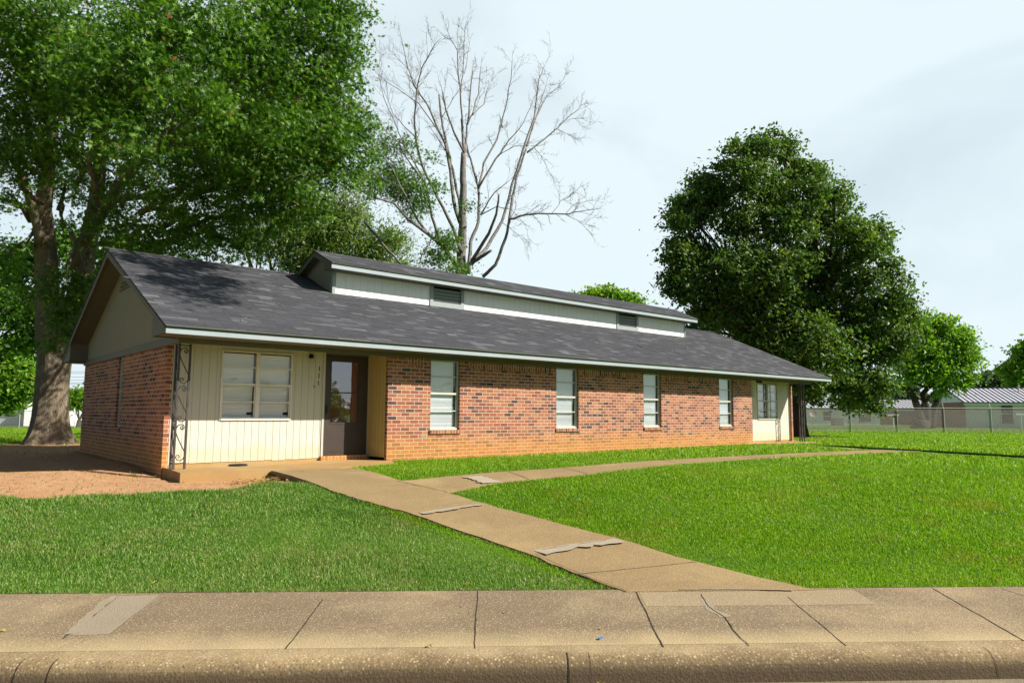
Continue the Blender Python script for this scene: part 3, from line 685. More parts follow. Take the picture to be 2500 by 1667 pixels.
def shroof(mb,x0,x1,ya,za,yb,zb,row=.14,seg=.55):
    Ls=math.hypot(yb-ya,zb-za); n=int(round(Ls/row)); nx=int((x1-x0)/seg)+1; dy,dz=(yb-ya)/Ls,(zb-za)/Ls; ny,nz=-dz*np.sign(yb-ya)*1.0,abs(dy)
    if (yb-ya)<0: ny=dz
    xs=np.linspace(x0,x1,nx+1)
    jit=rng.normal(0,.006,(n+1,nx+1)); jit[0]=0;jit[n]=0
    for i in range(n):
        for j in range(nx):
            a0,a1=i*Ls/n+jit[i,j],i*Ls/n+jit[i,j+1]; b0,b1=(i+1)*Ls/n+jit[i+1,j],(i+1)*Ls/n+jit[i+1,j+1]
            h=.009; q=lambda x,a,hh:(x,ya+dy*a+ny*hh,za+dz*a+nz*hh)
            P=[q(xs[j],a0,h),q(xs[j+1],a1,h),q(xs[j+1],b1,0.002),q(xs[j],b0,0.002)]
            U=[(xs[j],i*row+.004),(xs[j+1],i*row+.004),(xs[j+1],i*row+row-.004),(xs[j],i*row+row-.004)]
            if yb<ya: P=P[::-1];U=U[::-1]
            mb.face(P,0,uv=U)
            Q_=[q(xs[j],a0,0),q(xs[j+1],a1,0),q(xs[j+1],a1,h),q(xs[j],a0,h)]
            if yb<ya:Q_=Q_[::-1]
            mb.face(Q_,0,uv=[(xs[j],i*row+.07)]*4)
    
mb=MB(); LIFT=.03
shroof(mb,X0-.012,X1+.012,EY-.035,EZ+.026-.015,RY,RZ+LIFT); shroof(mb,X0-.012,X1+.012,BY+.035,EZ+.011,RY,RZ+LIFT,seg=2.)
# ridge caps
for i in range(int((X1-X0)/.2)):
    x=X0+i*.2; 
    for sg in(-1,1): mb.face([(x,RY,RZ+LIFT+.022),(x+.22,RY,RZ+LIFT+.014),(x+.22,RY+sg*.13,RZ+LIFT-.042),(x,RY+sg*.13,RZ+LIFT-.034)][::sg],0,uv=[(x,.03),(x+.2,.03),(x+.2,.1),(x,.1)])
for x in(X0-.012,X1+.012):
    for ya,yb in((EY-.035,RY),(RY,BY+.035)):
        mb.face([(x,ya,zr(ya)-.01),(x,yb,zr(yb)-.01),(x,yb,zr(yb)+LIFT+.005),(x,ya,zr(ya)+LIFT+.005)],0,uv=[(0,0.03),(.1,.03),(.1,.05),(0,.05)])
mb.face([(X0,EY,EZ-.0),(X0,RY,RZ-.0),(X1,RY,RZ-.0),(X1,EY,EZ-.0)],0); mb.face([(X0,RY,RZ),(X0,BY,EZ),(X1,BY,EZ),(X1,RY,RZ)],0)
mb.build('roof',M['shingle'],HB)
# ---- clerestory
qa,qb,py,pe,pr,pz,pez=-.010,13.888,2.645,2.242,3.202,4.849,4.409; psl=(pz-pez)/(pr-pe); pa,pb=qa-.22,qb+.22
ph=[2.752,3.857,10.13,11.23]
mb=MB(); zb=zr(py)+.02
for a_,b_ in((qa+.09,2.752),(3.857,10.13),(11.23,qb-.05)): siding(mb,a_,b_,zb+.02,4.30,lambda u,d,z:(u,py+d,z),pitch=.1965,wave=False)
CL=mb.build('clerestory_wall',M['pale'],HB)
each('corner_board',M['ventgrey'],CL,[lambda m,q=q:m.box(*q) for q in ((qa,qa+.088,py-.02,py+.05,zb-.02,4.30),(qb-.048,qb,py-.02,py+.05,zb-.02,4.30))])
each('clerestory_gable',M['gable'],CL,[lambda m,x=x:m.face([(x,py,zr(py)-.05),(x,py,4.36+.05),(x,pr,pz-.03),(x,4.16,4.40),(x,4.16,4.3)]) for x in (qa+.002,qb-.002)])
mb=MB(); mb.face([(pa+.01,pe+.02,4.302),(pa+.01,py,4.302),(pb-.01,py,4.302),(pb-.01,pe+.02,4.302)][::-1])
for xa,xb in((pa,qa),(qb,pb)):
    mb.face([(xa,pe,pez-.06),(xa,pr,pz-.06),(xb,pr,pz-.06),(xb,pe,pez-.06)]); mb.face([(xa,4.162,pez-.04),(xa,pr,pz-.06),(xb,pr,pz-.06),(xb,4.162,pez-.04)])
for x in(pa-.002,pb+.002):
    mb.face([(x,pe,pez-.11),(x,pr,pz-.13),(x,pr,pz+.01),(x,pe,pez+.01)]); mb.face([(x,pr,pz-.13),(x,4.17,pez-.09),(x,4.17,pez+.01),(x,pr,pz+.01)])
    mb.face([(x*1.0+.004*(1 if x<5 else -1),pe+.01,4.302),(x+.004*(1 if x<5 else -1),py,4.302),(x+.004*(1 if x<5 else -1),py,pez+.1),(x+.004*(1 if x<5 else -1),pe+.01,pez-.01)])
mb.build('clerestory_soffit',M['trim'],CL)
mb=MB(); mb.box(pa,pb,pe,pe+.025,4.298,4.388); mb.build('clerestory_fascia',M['fascia'],CL)
mb=MB(); mb.box(pa,pb,pe-.004,pe+.03,4.3885,4.407,1); mb.box(pa-.004,pb+.004,pe-.028,pe+.02,4.4075,4.426,0); mb.build('clerestory_drip_edge',[M['drip'],M['dark']],CL)  # first box is the painted recess shade, second the drip edge
mb=MB(); shroof(mb,pa-.012,pb+.012,pe-.033,pez+.008,pr,pz+LIFT); shroof(mb,pa-.012,pb+.012,4.175,pez+.0,pr,pz+LIFT,seg=2.)
mb.face([(pa,pe,pez),(pb,pe,pez),(pb,pr,pz),(pa,pr,pz)]); mb.face([(pa,4.16,pez-.01),(pb,4.16,pez-.01),(pb,pr,pz),(pa,pr,pz)])
for x in(pa-.012,pb+.012):
    mb.face([(x,pe-.03,pez),(x,pr,pz-.01),(x,pr,pz+LIFT),(x,pe-.03,pez+.02)]); mb.face([(x,pr,pz-.01),(x,4.175,pez),(x,4.175,pez+.02),(x,pr,pz+LIFT)])
mb.build('clerestory_roof',M['shingle'],CL)
for a_,b_ in((2.752,3.857),(10.13,11.23)):
    mb=MB(); y=py-.03; mb.box(a_,a_+.1,y,py+.06,3.775,4.30); mb.box(b_-.1,b_,y,py+.06,3.775,4.30); mb.box(a_+.1,b_-.1,y,py+.06,3.775,3.905)
    for k in range(4):
        z=3.935+k*.092; mb.obox(((a_+b_)/2,py+.02,z),(1,0,0),(0,1,-.9),(0,.9,1),(b_-a_)/2-.1,.05,.006)
    mb.face([(a_+.1,py+.12,3.9),(b_-.1,py+.12,3.9),(b_-.1,py+.12,4.3),(a_+.1,py+.12,4.3)],1)
    mb.build('louvre_vent',[M['ventgrey'],M['room']],CL)
# ---- windows
def window(xa,xb,za,zb,y,cols,mats,parent,blindspan,rails,tw=.022,name='window',recess=.03,mid=.045,skew=0.,curt=None,blind_gap=None,gmat='glass'):
    mb=MB(); fr=.028; mb.box(xa,xa+fr,y,y+.06,za,zb); mb.box(xb-fr,xb,y,y+.06,za,zb); mb.box(xa+fr,xb-fr,y,y+.06,zb-fr,zb); mb.box(xa+fr,xb-fr,y-.012,y+.06,za,za+.04)
    cs=[xa+fr]
    for k in range(1,cols):
        xm=xa+(xb-xa)*k/cols; mb.box(xm-.035,xm+.035,y-.004,y+.06,za+.04,zb-fr); cs+= [xm-.035,xm+.035]
    cs.append(xb-fr); f_=mb.build(name,mats,parent)
    for k in range(cols):
        ca,cb=cs[2*k],cs[2*k+1]; mb=MB()
        for i,z in enumerate(rails):
            h=mid if i==1 else tw; mb.box(ca,cb,y+(.008 if i==1 else .016),y+.045,z-h/2,z+h/2)
        mb.box(cb-.02,cb-.001,y+.015,y+.045,za+.04,rails[1]-.03); mb.box(ca+.001,ca+.02,y+.015,y+.045,za+.04,rails[1]-.03); mb.box(ca+.021,cb-.021,y+.015,y+.045,za+.041,za+.062)
        mb.build('sash',mats,f_)
        mb=MB(); mb.face([(ca,y+.032,za+.04),(cb,y+.032,za+.04),(cb,y+.032,zb-fr),(ca,y+.032,zb-fr)]); mb.build('pane',M[gmat],f_)
    for (ba,bb) in blindspan:
        mb=MB(); z=za+.05; k=0
        while z<zb-.05:
            tt=(z-za)/(zb-za); sk=skew*(1-tt)**2; j=rng.normal(0,.0015); yy=y+.085
            e1=bb+sk
            if blind_gap and blind_gap[0]<z<blind_gap[1]: e1=bb-blind_gap[2]; 
            mb.face([(ba,yy+.006+j,z),(e1,yy+.006+j,z),(e1,yy-.006,z+.024),(ba,yy-.006,z+.024)]); z+=.0255
        mb.build('blind',M['blind'],f_)
    mb=MB()
    if curt:
        for c in curt:
            n_=6
            for i in range(n_):
                xa_,xb_=c[0]+(c[1]-c[0])*i/n_,c[0]+(c[1]-c[0])*(i+1)/n_; mb.face([(xa_,y+.12+.012*(i%2),c[2]),(xb_,y+.12+.012*((i+1)%2),c[2]),(xb_,y+.12+.012*((i+1)%2),c[3]),(xa_,y+.12+.012*(i%2),c[3])])
        mb.build('curtain',M['maroon'],f_)
    mb=MB(); g=.35; a_,b_,c_,d_=xa-.1,xb+.1,za-.1,zb+.05; ya_,yb_=y+.05,y+g
    mb.face([(a_,yb_,c_),(b_,yb_,c_),(b_,yb_,d_),(a_,yb_,d_)]); mb.face([(a_,ya_,c_),(a_,yb_,c_),(a_,yb_,d_),(a_,ya_,d_)]); mb.face([(b_,ya_,c_),(b_,yb_,c_),(b_,yb_,d_),(b_,ya_,d_)]); mb.face([(a_,ya_,c_),(b_,ya_,c_),(b_,yb_,c_),(a_,yb_,c_)]); mb.face([(a_,ya_,d_),(b_,ya_,d_),(b_,yb_,d_),(a_,yb_,d_)])
    mb.build('window_niche',M['room'],f_)
    return f_
for i,(a_,b_) in enumerate(wins):
    f_=window(a_,b_,.6285,2.134,.062,1,M['alubeige'],HB,[(a_+.035,b_-.085)],[1.783,1.413,1.039],skew=.03,name='window')
    f_['label']=['window with a cracked sky reflection, nearest the brown door','second window of the brick wall','third window of the brick wall','narrow window nearest the far porch'][i]
f_=window(WH[0],WH[1],WH[2],WH[3],D-.02,2,M['alu'],HB,[(WH[0]+.035,-2.455),(-2.36,-1.745)],[1.827,1.50,1.175],curt=[(-2.52,-2.42,1.50,2.09)],blind_gap=(.93,.965,.10)); f_['label']='wide twin window with drawn blinds beside the door'
f_=window(WH2[0],WH2[1],WH2[2],WH2[3],D-.02,2,M['alubeige'],HB,[(WH2[0]+.035,16.06),(16.26,16.84)],[1.82,1.495,1.17],blind_gap=(1.06,1.13,.3)); f_['label']='twin window on the far porch'
# end wall window (built facing -x)
mb=MB(); x=-W+.05; ya,yb,za,zb=ew
mb.box(x,x+.05,ya,ya+.04,za,zb); mb.box(x,x+.05,yb-.04,yb,za,zb); mb.box(x,x+.05,ya+.04,yb-.04,za,za+.04); mb.box(x,x+.05,ya+.04,yb-.04,zb-.04,zb)
for z in(1.05,1.42,1.78): mb.box(x+.01,x+.04,ya+.04,yb-.04,z-.015,z+.015)
we=mb.build('window',M['alubeige'],HB); we['label']='narrow window in the shaded end wall'
mb=MB(); mb.face([(x+.03,ya,za),(x+.03,ya,zb),(x+.03,yb,zb),(x+.03,yb,za)]); mb.build('pane',M['glass'],we)
mb=MB(); mb.box(x+.06,x+.3,ya-.05,yb+.05,za-.05,zb+.05,0,'l'); mb.build('window_niche',M['room'],we)
# ---- door
mb=MB(); y=D-.01; xa,xb,za,zb=-1.005,-.046,.125,2.165
gx0,gx1,gz0,gz1=-.872,-.262,.79,2.03
mb.box(xa,gx0,y,y+.035,za,zb); mb.box(gx1,xb,y,y+.035,za,zb); mb.box(gx0,gx1,y,y+.035,za,gz0); mb.box(gx0,gx1,y,y+.035,gz1,zb); mb.box(gx0,gx1,y+.004,y+.03,1.385,1.41)
mb.box(gx0-.01,gx1+.01,y-.006,y-.0005,gz0-.035,gz0-.018); mb.box(gx0-.02,gx0-.012,y-.005,y-.0005,gz0-.03,gz1+.02); mb.box(gx1+.012,gx1+.02,y-.005,y-.0005,gz0-.03,gz1+.02); mb.box(xa+.02,xb-.02,y-.006,y-.0005,za+.07,za+.085)
DR=mb.build('storm_door',M['door'],HB)
mb=MB(); mb.face([(gx0,y+.015,gz0),(gx1,y+.015,gz0),(gx1,y+.015,gz1),(gx0,y+.015,gz1)]); mb.build('pane',M['glass_door'],DR)
mb=MB(); mb.box(xa,xb,y+.09,y+.13,za,zb)
for u in(-.82,-.50):
    for v in(.85,1.2,1.6): mb.box(u,u+.22,y+.083,y+.0895,v,v+.26)
mb.build('inner_door',M['maroon'],DR)
mb=MB(); mb.box(-.985,-.955,y-.018,y-.001,.96,1.15); mb.tube([(-.97,y-.02,1.10),(-.97,y-.055,1.10),(-.965,y-.055,1.02),(-.965,y-.03,.98)],.008,6); mb.build('handle',M['black'],DR)
mb=MB(); mb.box(-1.011,-1.006,D-.03,D+.06,.12,2.18); mb.box(-.0455,-.0405,D-.03,D+.06,.12,2.18); mb.box(-1.011,-.04,D-.03,D+.06,2.166,2.2); mb.build('door_frame',M['casing'],DR)
# numbers, light, bell
def digit(ch,x,z,h,rotd=0.,m='black',y=D-.004):
    cu=bpy.data.curves.new('txt','FONT'); cu.body=ch; cu.size=h/.72; cu.extrude=.004; cu.align_x='CENTER'
    ob=bpy.data.objects.new('txt',cu); COL.objects.link(ob); dg=bpy.context.evaluated_depsgraph_get(); me=bpy.data.meshes.new_from_object(ob.evaluated_get(dg)); bpy.data.objects.remove(ob)
    M3=Matrix.Rotation(R(90),4,'X'); M4=Matrix.Rotation(R(rotd),4,'Y'); me.transform(Matrix.Translation((x,y,z))@M4@M3@Matrix.Translation((0,-h/2,0)))
    me.transform(Matrix.Translation(-wloc(HB))); me.materials.clear(); me.materials.append(M[m])
    o=bpy.data.objects.new('house_number',me); link(o); o.parent=HB; return o
o=digit('1',-1.140,1.874,.10); o=digit('1',-1.146,1.730,.105); o=digit('1',-1.152,1.582,.10,-9,'iron'); 
for ch,z in(('1',1.93),('1',1.80),('3',1.67)): digit(ch,15.235,z,.10)
def lamp(x,z,y=D):
    mb=MB(); mb.tube([(x,y,z+.035),(x,y-.05,z+.04)],.045,10); mb.tube([(x,y-.05,z+.045),(x,y-.08,z+.02),(x,y-.08,z-.005)],[.012,.02,.05],8); l_=mb.build('porch_light',M['black'],HB)
    mb=MB(); mb.tube([(x,y-.08,z-.006),(x,y-.08,z-.05),(x,y-.08,z-.09),(x,y-.08,z-.11)],[.045,.05,.04,.01],10); mb.build('glass_shade',M['glass'],l_,smooth=True)
lamp(-1.336,2.07)
mb=MB(); mb.tube([(-1.238,D,1.515),(-1.238,D-.02,1.515)],.016,8); mb.box(-1.262,-1.215,D-.012,D,1.478,1.492); mb.build('doorbell',M['ventgrey'],HB)
mb=MB(); mb.tube([(14.05,-.06,2.10),(14.25,-.12,2.085)],[.035,.045],8); mb.build('porch_light',M['black'],HB)
mb=MB(); mb.box(.80,.93,-.006,-.001,.47,.535); mb.build('mortar_patch',M['patch'],HB)
# ---- wrought iron porch posts
SC=[(200,245),(190,238),(192,222),(208,222),(214,238),(205,252),(185,250),(175,232),(185,208),(210,202),(240,212),(258,245),(258,280),(240,325),(200,400),(165,460),(158,500),(170,535),(200,552),(232,545),(248,520),(240,502),(222,498),(208,512),(215,527),(228,520)]
def panel(mb,A,B,z0,z1):
    A=np.array(A);B=np.array(B); n=3; hh=(z1-z0-.16)/n
    for i in range(n):
        zt=z1-.06-i*hh*1.0; pts=[]
        for (u,v) in SC:
            k=(u-158)/(262-158); z=zt-(v-202)/353*hh*.94; p=A+(B-A)*(.04+k*.92); pts.append((p[0],p[1],z))
        mb.tube(pts,.0085,4)
    for z in (z0+.10,z1-.02): mb.tube([(*A,z),(*B,z)],.012,4)
def post(corner,sx,label):
    a_=(corner[0]+sx*.175,corner[1]); b_=corner; c_=(corner[0],corner[1]+.175)
    mb=MB()
    for q in(a_,b_,c_): mb.box(q[0]-.017,q[0]+.017,q[1]-.017,q[1]+.017,.03,ZT+.0)
    P_=mb.build('porch_post',M['iron'],HB); P_['label']=label
    for q in ((a_,b_),(b_,c_)):
        mb=MB(); panel(mb,*q,.03,ZT-.01); mb.build('scrollwork',M['iron'],P_)
post((-4.005,.09),1,'wrought iron corner post at the near porch'); post((17.43,.06),-1,'wrought iron corner post at the far porch')
# ---------------------------------------------------------------- small things on and about the house
mb=MB(); c=(-2.861,.30,.045); pts=[(c[0]+.15*math.cos(a_),c[1]+.15*math.sin(a_),c[2]) for a_ in np.linspace(0,2*math.pi,25)]; mb.tube(pts,.014,6,cap=False); tag(mb.build('rubber_ring',M['rubber'],smooth=True),'thin black rubber ring lying on the near porch slab','ring')
# ---------------------------------------------------------------- foliage engine
def leaf_template(kind):
    if kind=='star':
        a_=np.array([90,62,38,12,-14,-40,-90,-140,-166,168,142,118])*math.pi/180; r_=np.array([1.,.34,.86,.26,.7,.2,.55,.2,.7,.26,.86,.34]); P=np.stack([np.cos(a_)*r_*.8,np.sin(a_)*r_,-.12*r_**2],1); P=np.vstack([[0,0,.05],P]); n=12
        return P,np.array([[0,i+1,(i+1)%n+1] for i in range(n)])
    if kind=='quad':
        P=np.array([[0,-1,0],[.55,-.1,.16],[0,1,-.05],[-.55,-.1,.16]],float); return P,np.array([[0,1,2],[0,2,3]])
    P=np.array([[0,-1,0],[.26,0,.05],[0,1,0],[-.26,0,.05]],float); return P,np.array([[0,1,2],[0,2,3]])
def leaves(blobs,per,tuft,ntl,size,kind,g,shell=.45,up_bias=.35,droop=0.):
    """blobs: list of (center, radius(3) , weight)"""
    C=[];RR=[]
    vols=np.array([b[2]*(b[1][0]*b[1][2]) for b in blobs]); cnt=(per*vols/vols.sum()).astype(int)+1
    cen=[];outd=[]
    for b,n in zip(blobs,cnt):
        nt_=max(3,n//ntl); d=g.normal(size=(nt_,3)); d/=np.linalg.norm(d,axis=1)[:,None]
        r_=g.random(nt_)**shell; r_*=1+.28*np.sin(d[:,0]*7+b[0][0])*np.sin(d[:,2]*6+b[0][2]*2)+.13*g.normal(size=nt_)
        cen.append(np.array(b[0])+d*r_[:,None]*np.array(b[1])); outd.append(d)
    cen=np.vstack(cen); outd=np.vstack(outd); nt_=len(cen)
    ts=tuft*g.uniform(.5,1.4,nt_); tr=g.random(nt_)
    idx=np.repeat(np.arange(nt_),ntl); n=len(idx)
    off=g.normal(size=(n,3))*np.array([1,1,.55])*ts[idx][:,None]*.5
    pos=cen[idx]+off; pos[:,2]-=droop*np.hypot(off[:,0],off[:,1])
    nrm=g.normal(size=(n,3))*.75+outd[idx]*.45; nrm[:,2]+=up_bias; nrm/=np.linalg.norm(nrm,axis=1)[:,None]
    a_=g.normal(size=(n,3)); a_[:,2]-=.5; tx=np.cross(a_,nrm); tx/=np.linalg.norm(tx,axis=1)[:,None]+1e-9; ty=np.cross(nrm,tx)
    P,Fq=leaf_template(kind); s_=size*g.uniform(.6,1.25,n)*.5
    V=pos[:,None,:]+s_[:,None,None]*(P[None,:,0:1]*tx[:,None,:]+P[None,:,1:2]*ty[:,None,:]+P[None,:,2:3]*nrm[:,None,:])
    Fc=(np.arange(n)*len(P))[:,None,None]+Fq[None]; rnd=np.clip(g.random(n)*.6+tr[idx]*.4,0,1); rnd=np.where(g.random(n)>.995,1.,rnd*.97)
    return V.reshape(-1,3),Fc.reshape(-1,3),np.repeat(rnd,len(P)),cen
def crown(name,blobs,mat,parent,per,tuft,ntl,size,kind,seed,**kw):
    g=np.random.default_rng(seed); V,Fc,rn,cen=leaves(blobs,per,tuft,ntl,size,kind,g,**kw)
    o=fastmesh(name,V,Fc,mat,parent,loc=tuple(wloc(parent)) if parent else (0,0,0),attr={'rnd':rn}); 
    return cen
def curve(a_,b_,sag=.1,n=7,jit=.05,g=random):
    a_=Vector(a_);b_=Vector(b_); L=(b_-a_).length; out=[]
    k1=Vector((g.gauss(0,1),g.gauss(0,1),g.gauss(0,1)))*L*jit
    for i in range(n+1):
        t_=i/n; p=a_.lerp(b_,t_)+k1*math.sin(math.pi*t_)+Vector((0,0,1))*L*sag*math.sin(math.pi*t_)
        if 0<i<n: p+=Vector((g.gauss(0,1),g.gauss(0,1),g.gauss(0,1)))*L*jit*.15
        out.append(p)
    return out
def pb_(x,y,r_,Dp,w_=1.,dz=1.,ry=1.):  # blob from display px
    c=atd(x*K,y*K,Dp); rr=r_*K/F*Dp; return (c,(rr,rr*ry,rr*dz),w_)
def limbs(mb,root,blobs,r0,g,frac=.6,sub=5,nmin=.02):
    for b in blobs:
        c=Vector(b[0]); L=(c-Vector(root)).length; pts=curve(root,c,.08,7,.06,g); ra=r0*(.35+.65*min(1,b[1][0]*.5)); mb.tube(pts,[ra*(1-.75*i/7)+nmin for i in range(8)],7)
        for k in range(sub):
            d=Vector((g.gauss(0,1),g.gauss(0,1),g.gauss(0,.8))); d.normalize(); e=c+Vector((d.x*b[1][0],d.y*b[1][1],d.z*b[1][2]))*.9; i0=g.choice((4,5,6)); q=curve(pts[i0],e,.05,4,.08,g); mb.tube(q,[ra*.3*(1-.7*i/4)+.008 for i in range(5)],5)
# ---------------------------------------------------------------- big oak, left
g=random.Random(3)
base=hit(122,1080,.0); OX=Vector((base[0],base[1],base[2]))
OAK=empty('oak_tree',OX,'huge oak with a thick grey trunk behind the left end of the house','tree')
def flare(mb,path,rads,n=28,seed=1):
    gg=random.Random(seed); ph=[gg.uniform(0,6.28) for _ in range(6)]
    rings=[]
    for p,r_ in zip(path,rads):
        h=p[2]-path[0][2]; fl=math.exp(-h/.55); ring=[]
        for j in range(n):
            a_=2*math.pi*j/n; lob=1+fl*(.30*max(0,math.cos(3*a_+ph[0]))+.22*max(0,math.cos(5*a_+ph[1])))+.03*math.sin(9*a_+ph[2]+h)+.02*math.sin(4*a_+h*1.5); ring.append((p[0]+math.cos(a_)*r_*lob,p[1]+math.sin(a_)*r_*lob,p[2]))
        rings.append(ring)
    for i in range(len(rings)-1):
        for j in range(n):
            j2=(j+1)%n; mb.face([rings[i][j],rings[i][j2],rings[i+1][j2],rings[i+1][j]])
DT=21.6
mb=MB()
tr=[atd(x*K,y*K,DT) for x,y in((112,1016),(113,1000),(114,980),(116,955),(118,920),(121,880),(124,845),(127,800),(128,760))]; tr[0][2]=base[2]-.15
rd=[56,46,41,38,36,35,36,38,38]; rad=[r_*.93*K/F*DT for r_ in rd]
flare(mb,tr,rad)
def limbpx(pts,Ds,rs,n=10,rough=True):
    P=[atd(x*K,y*K,d_) for (x,y),d_ in zip(pts,Ds)]; Rr=[r_*K/F*d_ for r_,d_ in zip(rs,Ds)]; Q=[];S=[]
    for i in range(len(P)-1):
        for j in range(3):
            k=j/3; Q.append(P[i]*(1-k)+P[i+1]*k); S.append(Rr[i]*(1-k)+Rr[i+1]*k)
    Q.append(P[-1]);S.append(Rr[-1]); mb.tube(Q,S,n); return P
limbpx([(112,800),(110,720),(108,640),(104,560),(98,480),(110,400),(118,310),(120,200),(130,60)],[21.6,21.5,21.4,21.2,21,20.6,20.2,19.8,19],[27,26,25,23,19,15,12,10,7])
limbpx([(146,800),(165,720),(185,650),(200,570),(218,480),(228,400),(232,320),(260,210),(300,90)],[21.7,21.8,22,22,22,21.8,21.5,21,20],[24,23,22,21,17,14,12,9,5])
limbpx([(160,620),(210,530),(270,430),(330,360),(420,310),(520,270),(640,230)],[21.8,21.4,20.8,20,19,18,17.5],[13,12,12,10,8,6,3])
limbpx([(98,560),(75,480),(50,400),(10,340)],[21,20.6,20,19.4],[11,10,8,5]); limbpx([(90,500),(30,465),(-40,440)],[21,21,21],[7,5,4])
limbpx([(222,470),(300,455),(380,450),(480,440),(600,420)],[22,21.4,20.8,20,19],[7,6,5,4,2.5])
limbpx([(230,560),(330,560),(450,540),(560,500)],[22,21.6,21,20],[6,5,4,3])
limbpx([(260,250),(380,90),(450,80),(540,90),(650,120)],[20.8,18,17.5,17,17],[8,6,5,4,2.5])
limbpx([(500,100),(560,140),(620,190),(700,230)],[17.3,17,16.8,16.6],[4,4,3,2])
OAKMB=mb
OB=[(20,50,120,15,1),(110,60,110,15,1),(260,150,110,14.2,1.1),(340,50,110,14.5,1),(290,320,75,14,1.2),(210,250,80,14.6,1),(60,190,110,16,1),(430,190,100,14.3,1),(460,60,110,15,1),(560,110,110,16,1),(650,30,100,16,1),(740,60,90,17,1),(800,20,55,17,1),(790,130,60,17,1),(700,170,95,17,1),(610,270,105,16,1),(520,300,95,15.5,1),(720,290,95,17,1),(800,250,62,17.5,1),(822,330,50,18,1),(765,370,75,18,1),(660,390,95,17,1),(560,390,90,17,1),(470,410,85,18,1),(625,480,75,18,1),(700,460,65,18.5,1),(545,490,65,19,.9),(840,400,45,20,.9),(385,480,70,19,.7),(300,520,55,21,.5),(340,420,60,20,.5),(30,330,80,17,.8),(15,440,50,20,.5),(150,420,50,22,.5),(90,280,80,16,.8),(170,340,60,16.5,.7),(60,380,70,17,.6),(240,420,50,17.5,.5),(250,240,70,15,.9),(120,180,90,15.5,.9),
 (440,520,55,18.5,.8),(500,545,45,18,.8),(330,560,50,19.5,.7),(390,545,50,19,.8),(250,560,45,20,.6),(570,545,45,18,.7),(300,590,40,21,.6),(230,490,50,21,.5),(150,520,45,22,.4),(430,600,40,22,.5),(10,600,70,22,.45),(50,690,60,24,.35),(60,560,45,21,.4),(150,630,32,19.6,1.6),(140,735,28,19.8,1.8),(175,690,32,19.8,1.8),(110,665,24,19.6,1.5),(125,790,18,19.9,1.6),(165,765,22,19.8,1.6),(195,650,26,19.9,1.4),(440,560,60,20,.5),(360,555,50,21,.45),(500,590,30,19,.6),(270,600,45,23,.4),(560,560,30,20,.4),
 (200,140,170,22,.8),(430,220,180,22,.8),(640,200,170,21,.8),(90,360,110,24,.5),(360,350,130,23,.7),(560,350,150,22,.8),(720,300,110,21,.7),(270,480,80,24,.4),
 (80,-110,150,16,.8),(330,-130,170,17,.8),(560,-110,150,17,.8),(740,-70,95,17,.7),(200,-200,200,22,.5),(-150,60,170,18,.5),(-180,330,150,20,.5),(-420,150,230,22,.45),(-450,430,190,22,.4),(-250,-150,220,19,.45),(-650,300,240,24,.35),(-150,520,110,23,.4),(-380,620,120,25,.3),(550,-220,200,22,.5)]  # crown beyond the frame: unseen, added to block sky and cast shade
oak_blobs=[pb_(x,y,r_,d_,w_,.85) for x,y,r_,d_,w_ in OB]
# branch ends reaching forward over the roof: they throw the leafy shade on the shingles
for k,(rx,ry_,t_) in enumerate([(-4.1,3.6,10.8),(-3.6,2.9,10.6),(-3.1,3.5,11.),(-3.9,2.0,10.6),(-2.7,2.7,11.),(-3.4,1.3,10.7),(-2.7,3.9,11.2),(-3.1,2.2,10.7)]):
    p=np.array([rx,ry_,zr(ry_)])+np.array([sd.x,sd.y,sd.z])*t_; oak_blobs.append((p,(.42,.42,.30),1.6))
cen=crown('foliage',oak_blobs,M['oak'],OAK,200000,.42,26,.20,'star',21,shell=.36,droop=.4)
mb=OAKMB; g=random.Random(5)
ol=[Vector(q) for q in ((-2.6,12.2,13.5),(-1.2,7,15.6),(.6,1,15.2),(1.6,-2.6,13.2),(1.7,-4.2,11.6))]; mb.tube(ol,[.2,.15,.11,.07,.05],8)
for b in oak_blobs[-8:]: mb.tube(curve(ol[g.choice((3,4))],b[0],.03,4,.08,g),[.04,.03,.022,.015,.01],5)
for b in oak_blobs[:64]: 
    c=Vector(b[0]); o_=OX+Vector((g.uniform(-.5,.5),g.uniform(-.5,.5),g.uniform(5,9)))
    s_=c.lerp(o_,.38); pts=curve(s_,c,.06,6,.07,g); mb.tube(pts,[.07*(1-.8*i/6)+.012 for i in range(7)],5)
    for k in range(4):
        d=Vector((g.gauss(0,1),g.gauss(0,1),g.gauss(0,.6))).normalized(); mb.tube(curve(pts[g.choice((3,4,5))],c+d*b[1][0]*.85,.04,3,.1,g),[.022,.016,.01,.006],4)
mb.build('trunk',M['bark'],OAK,smooth=True)
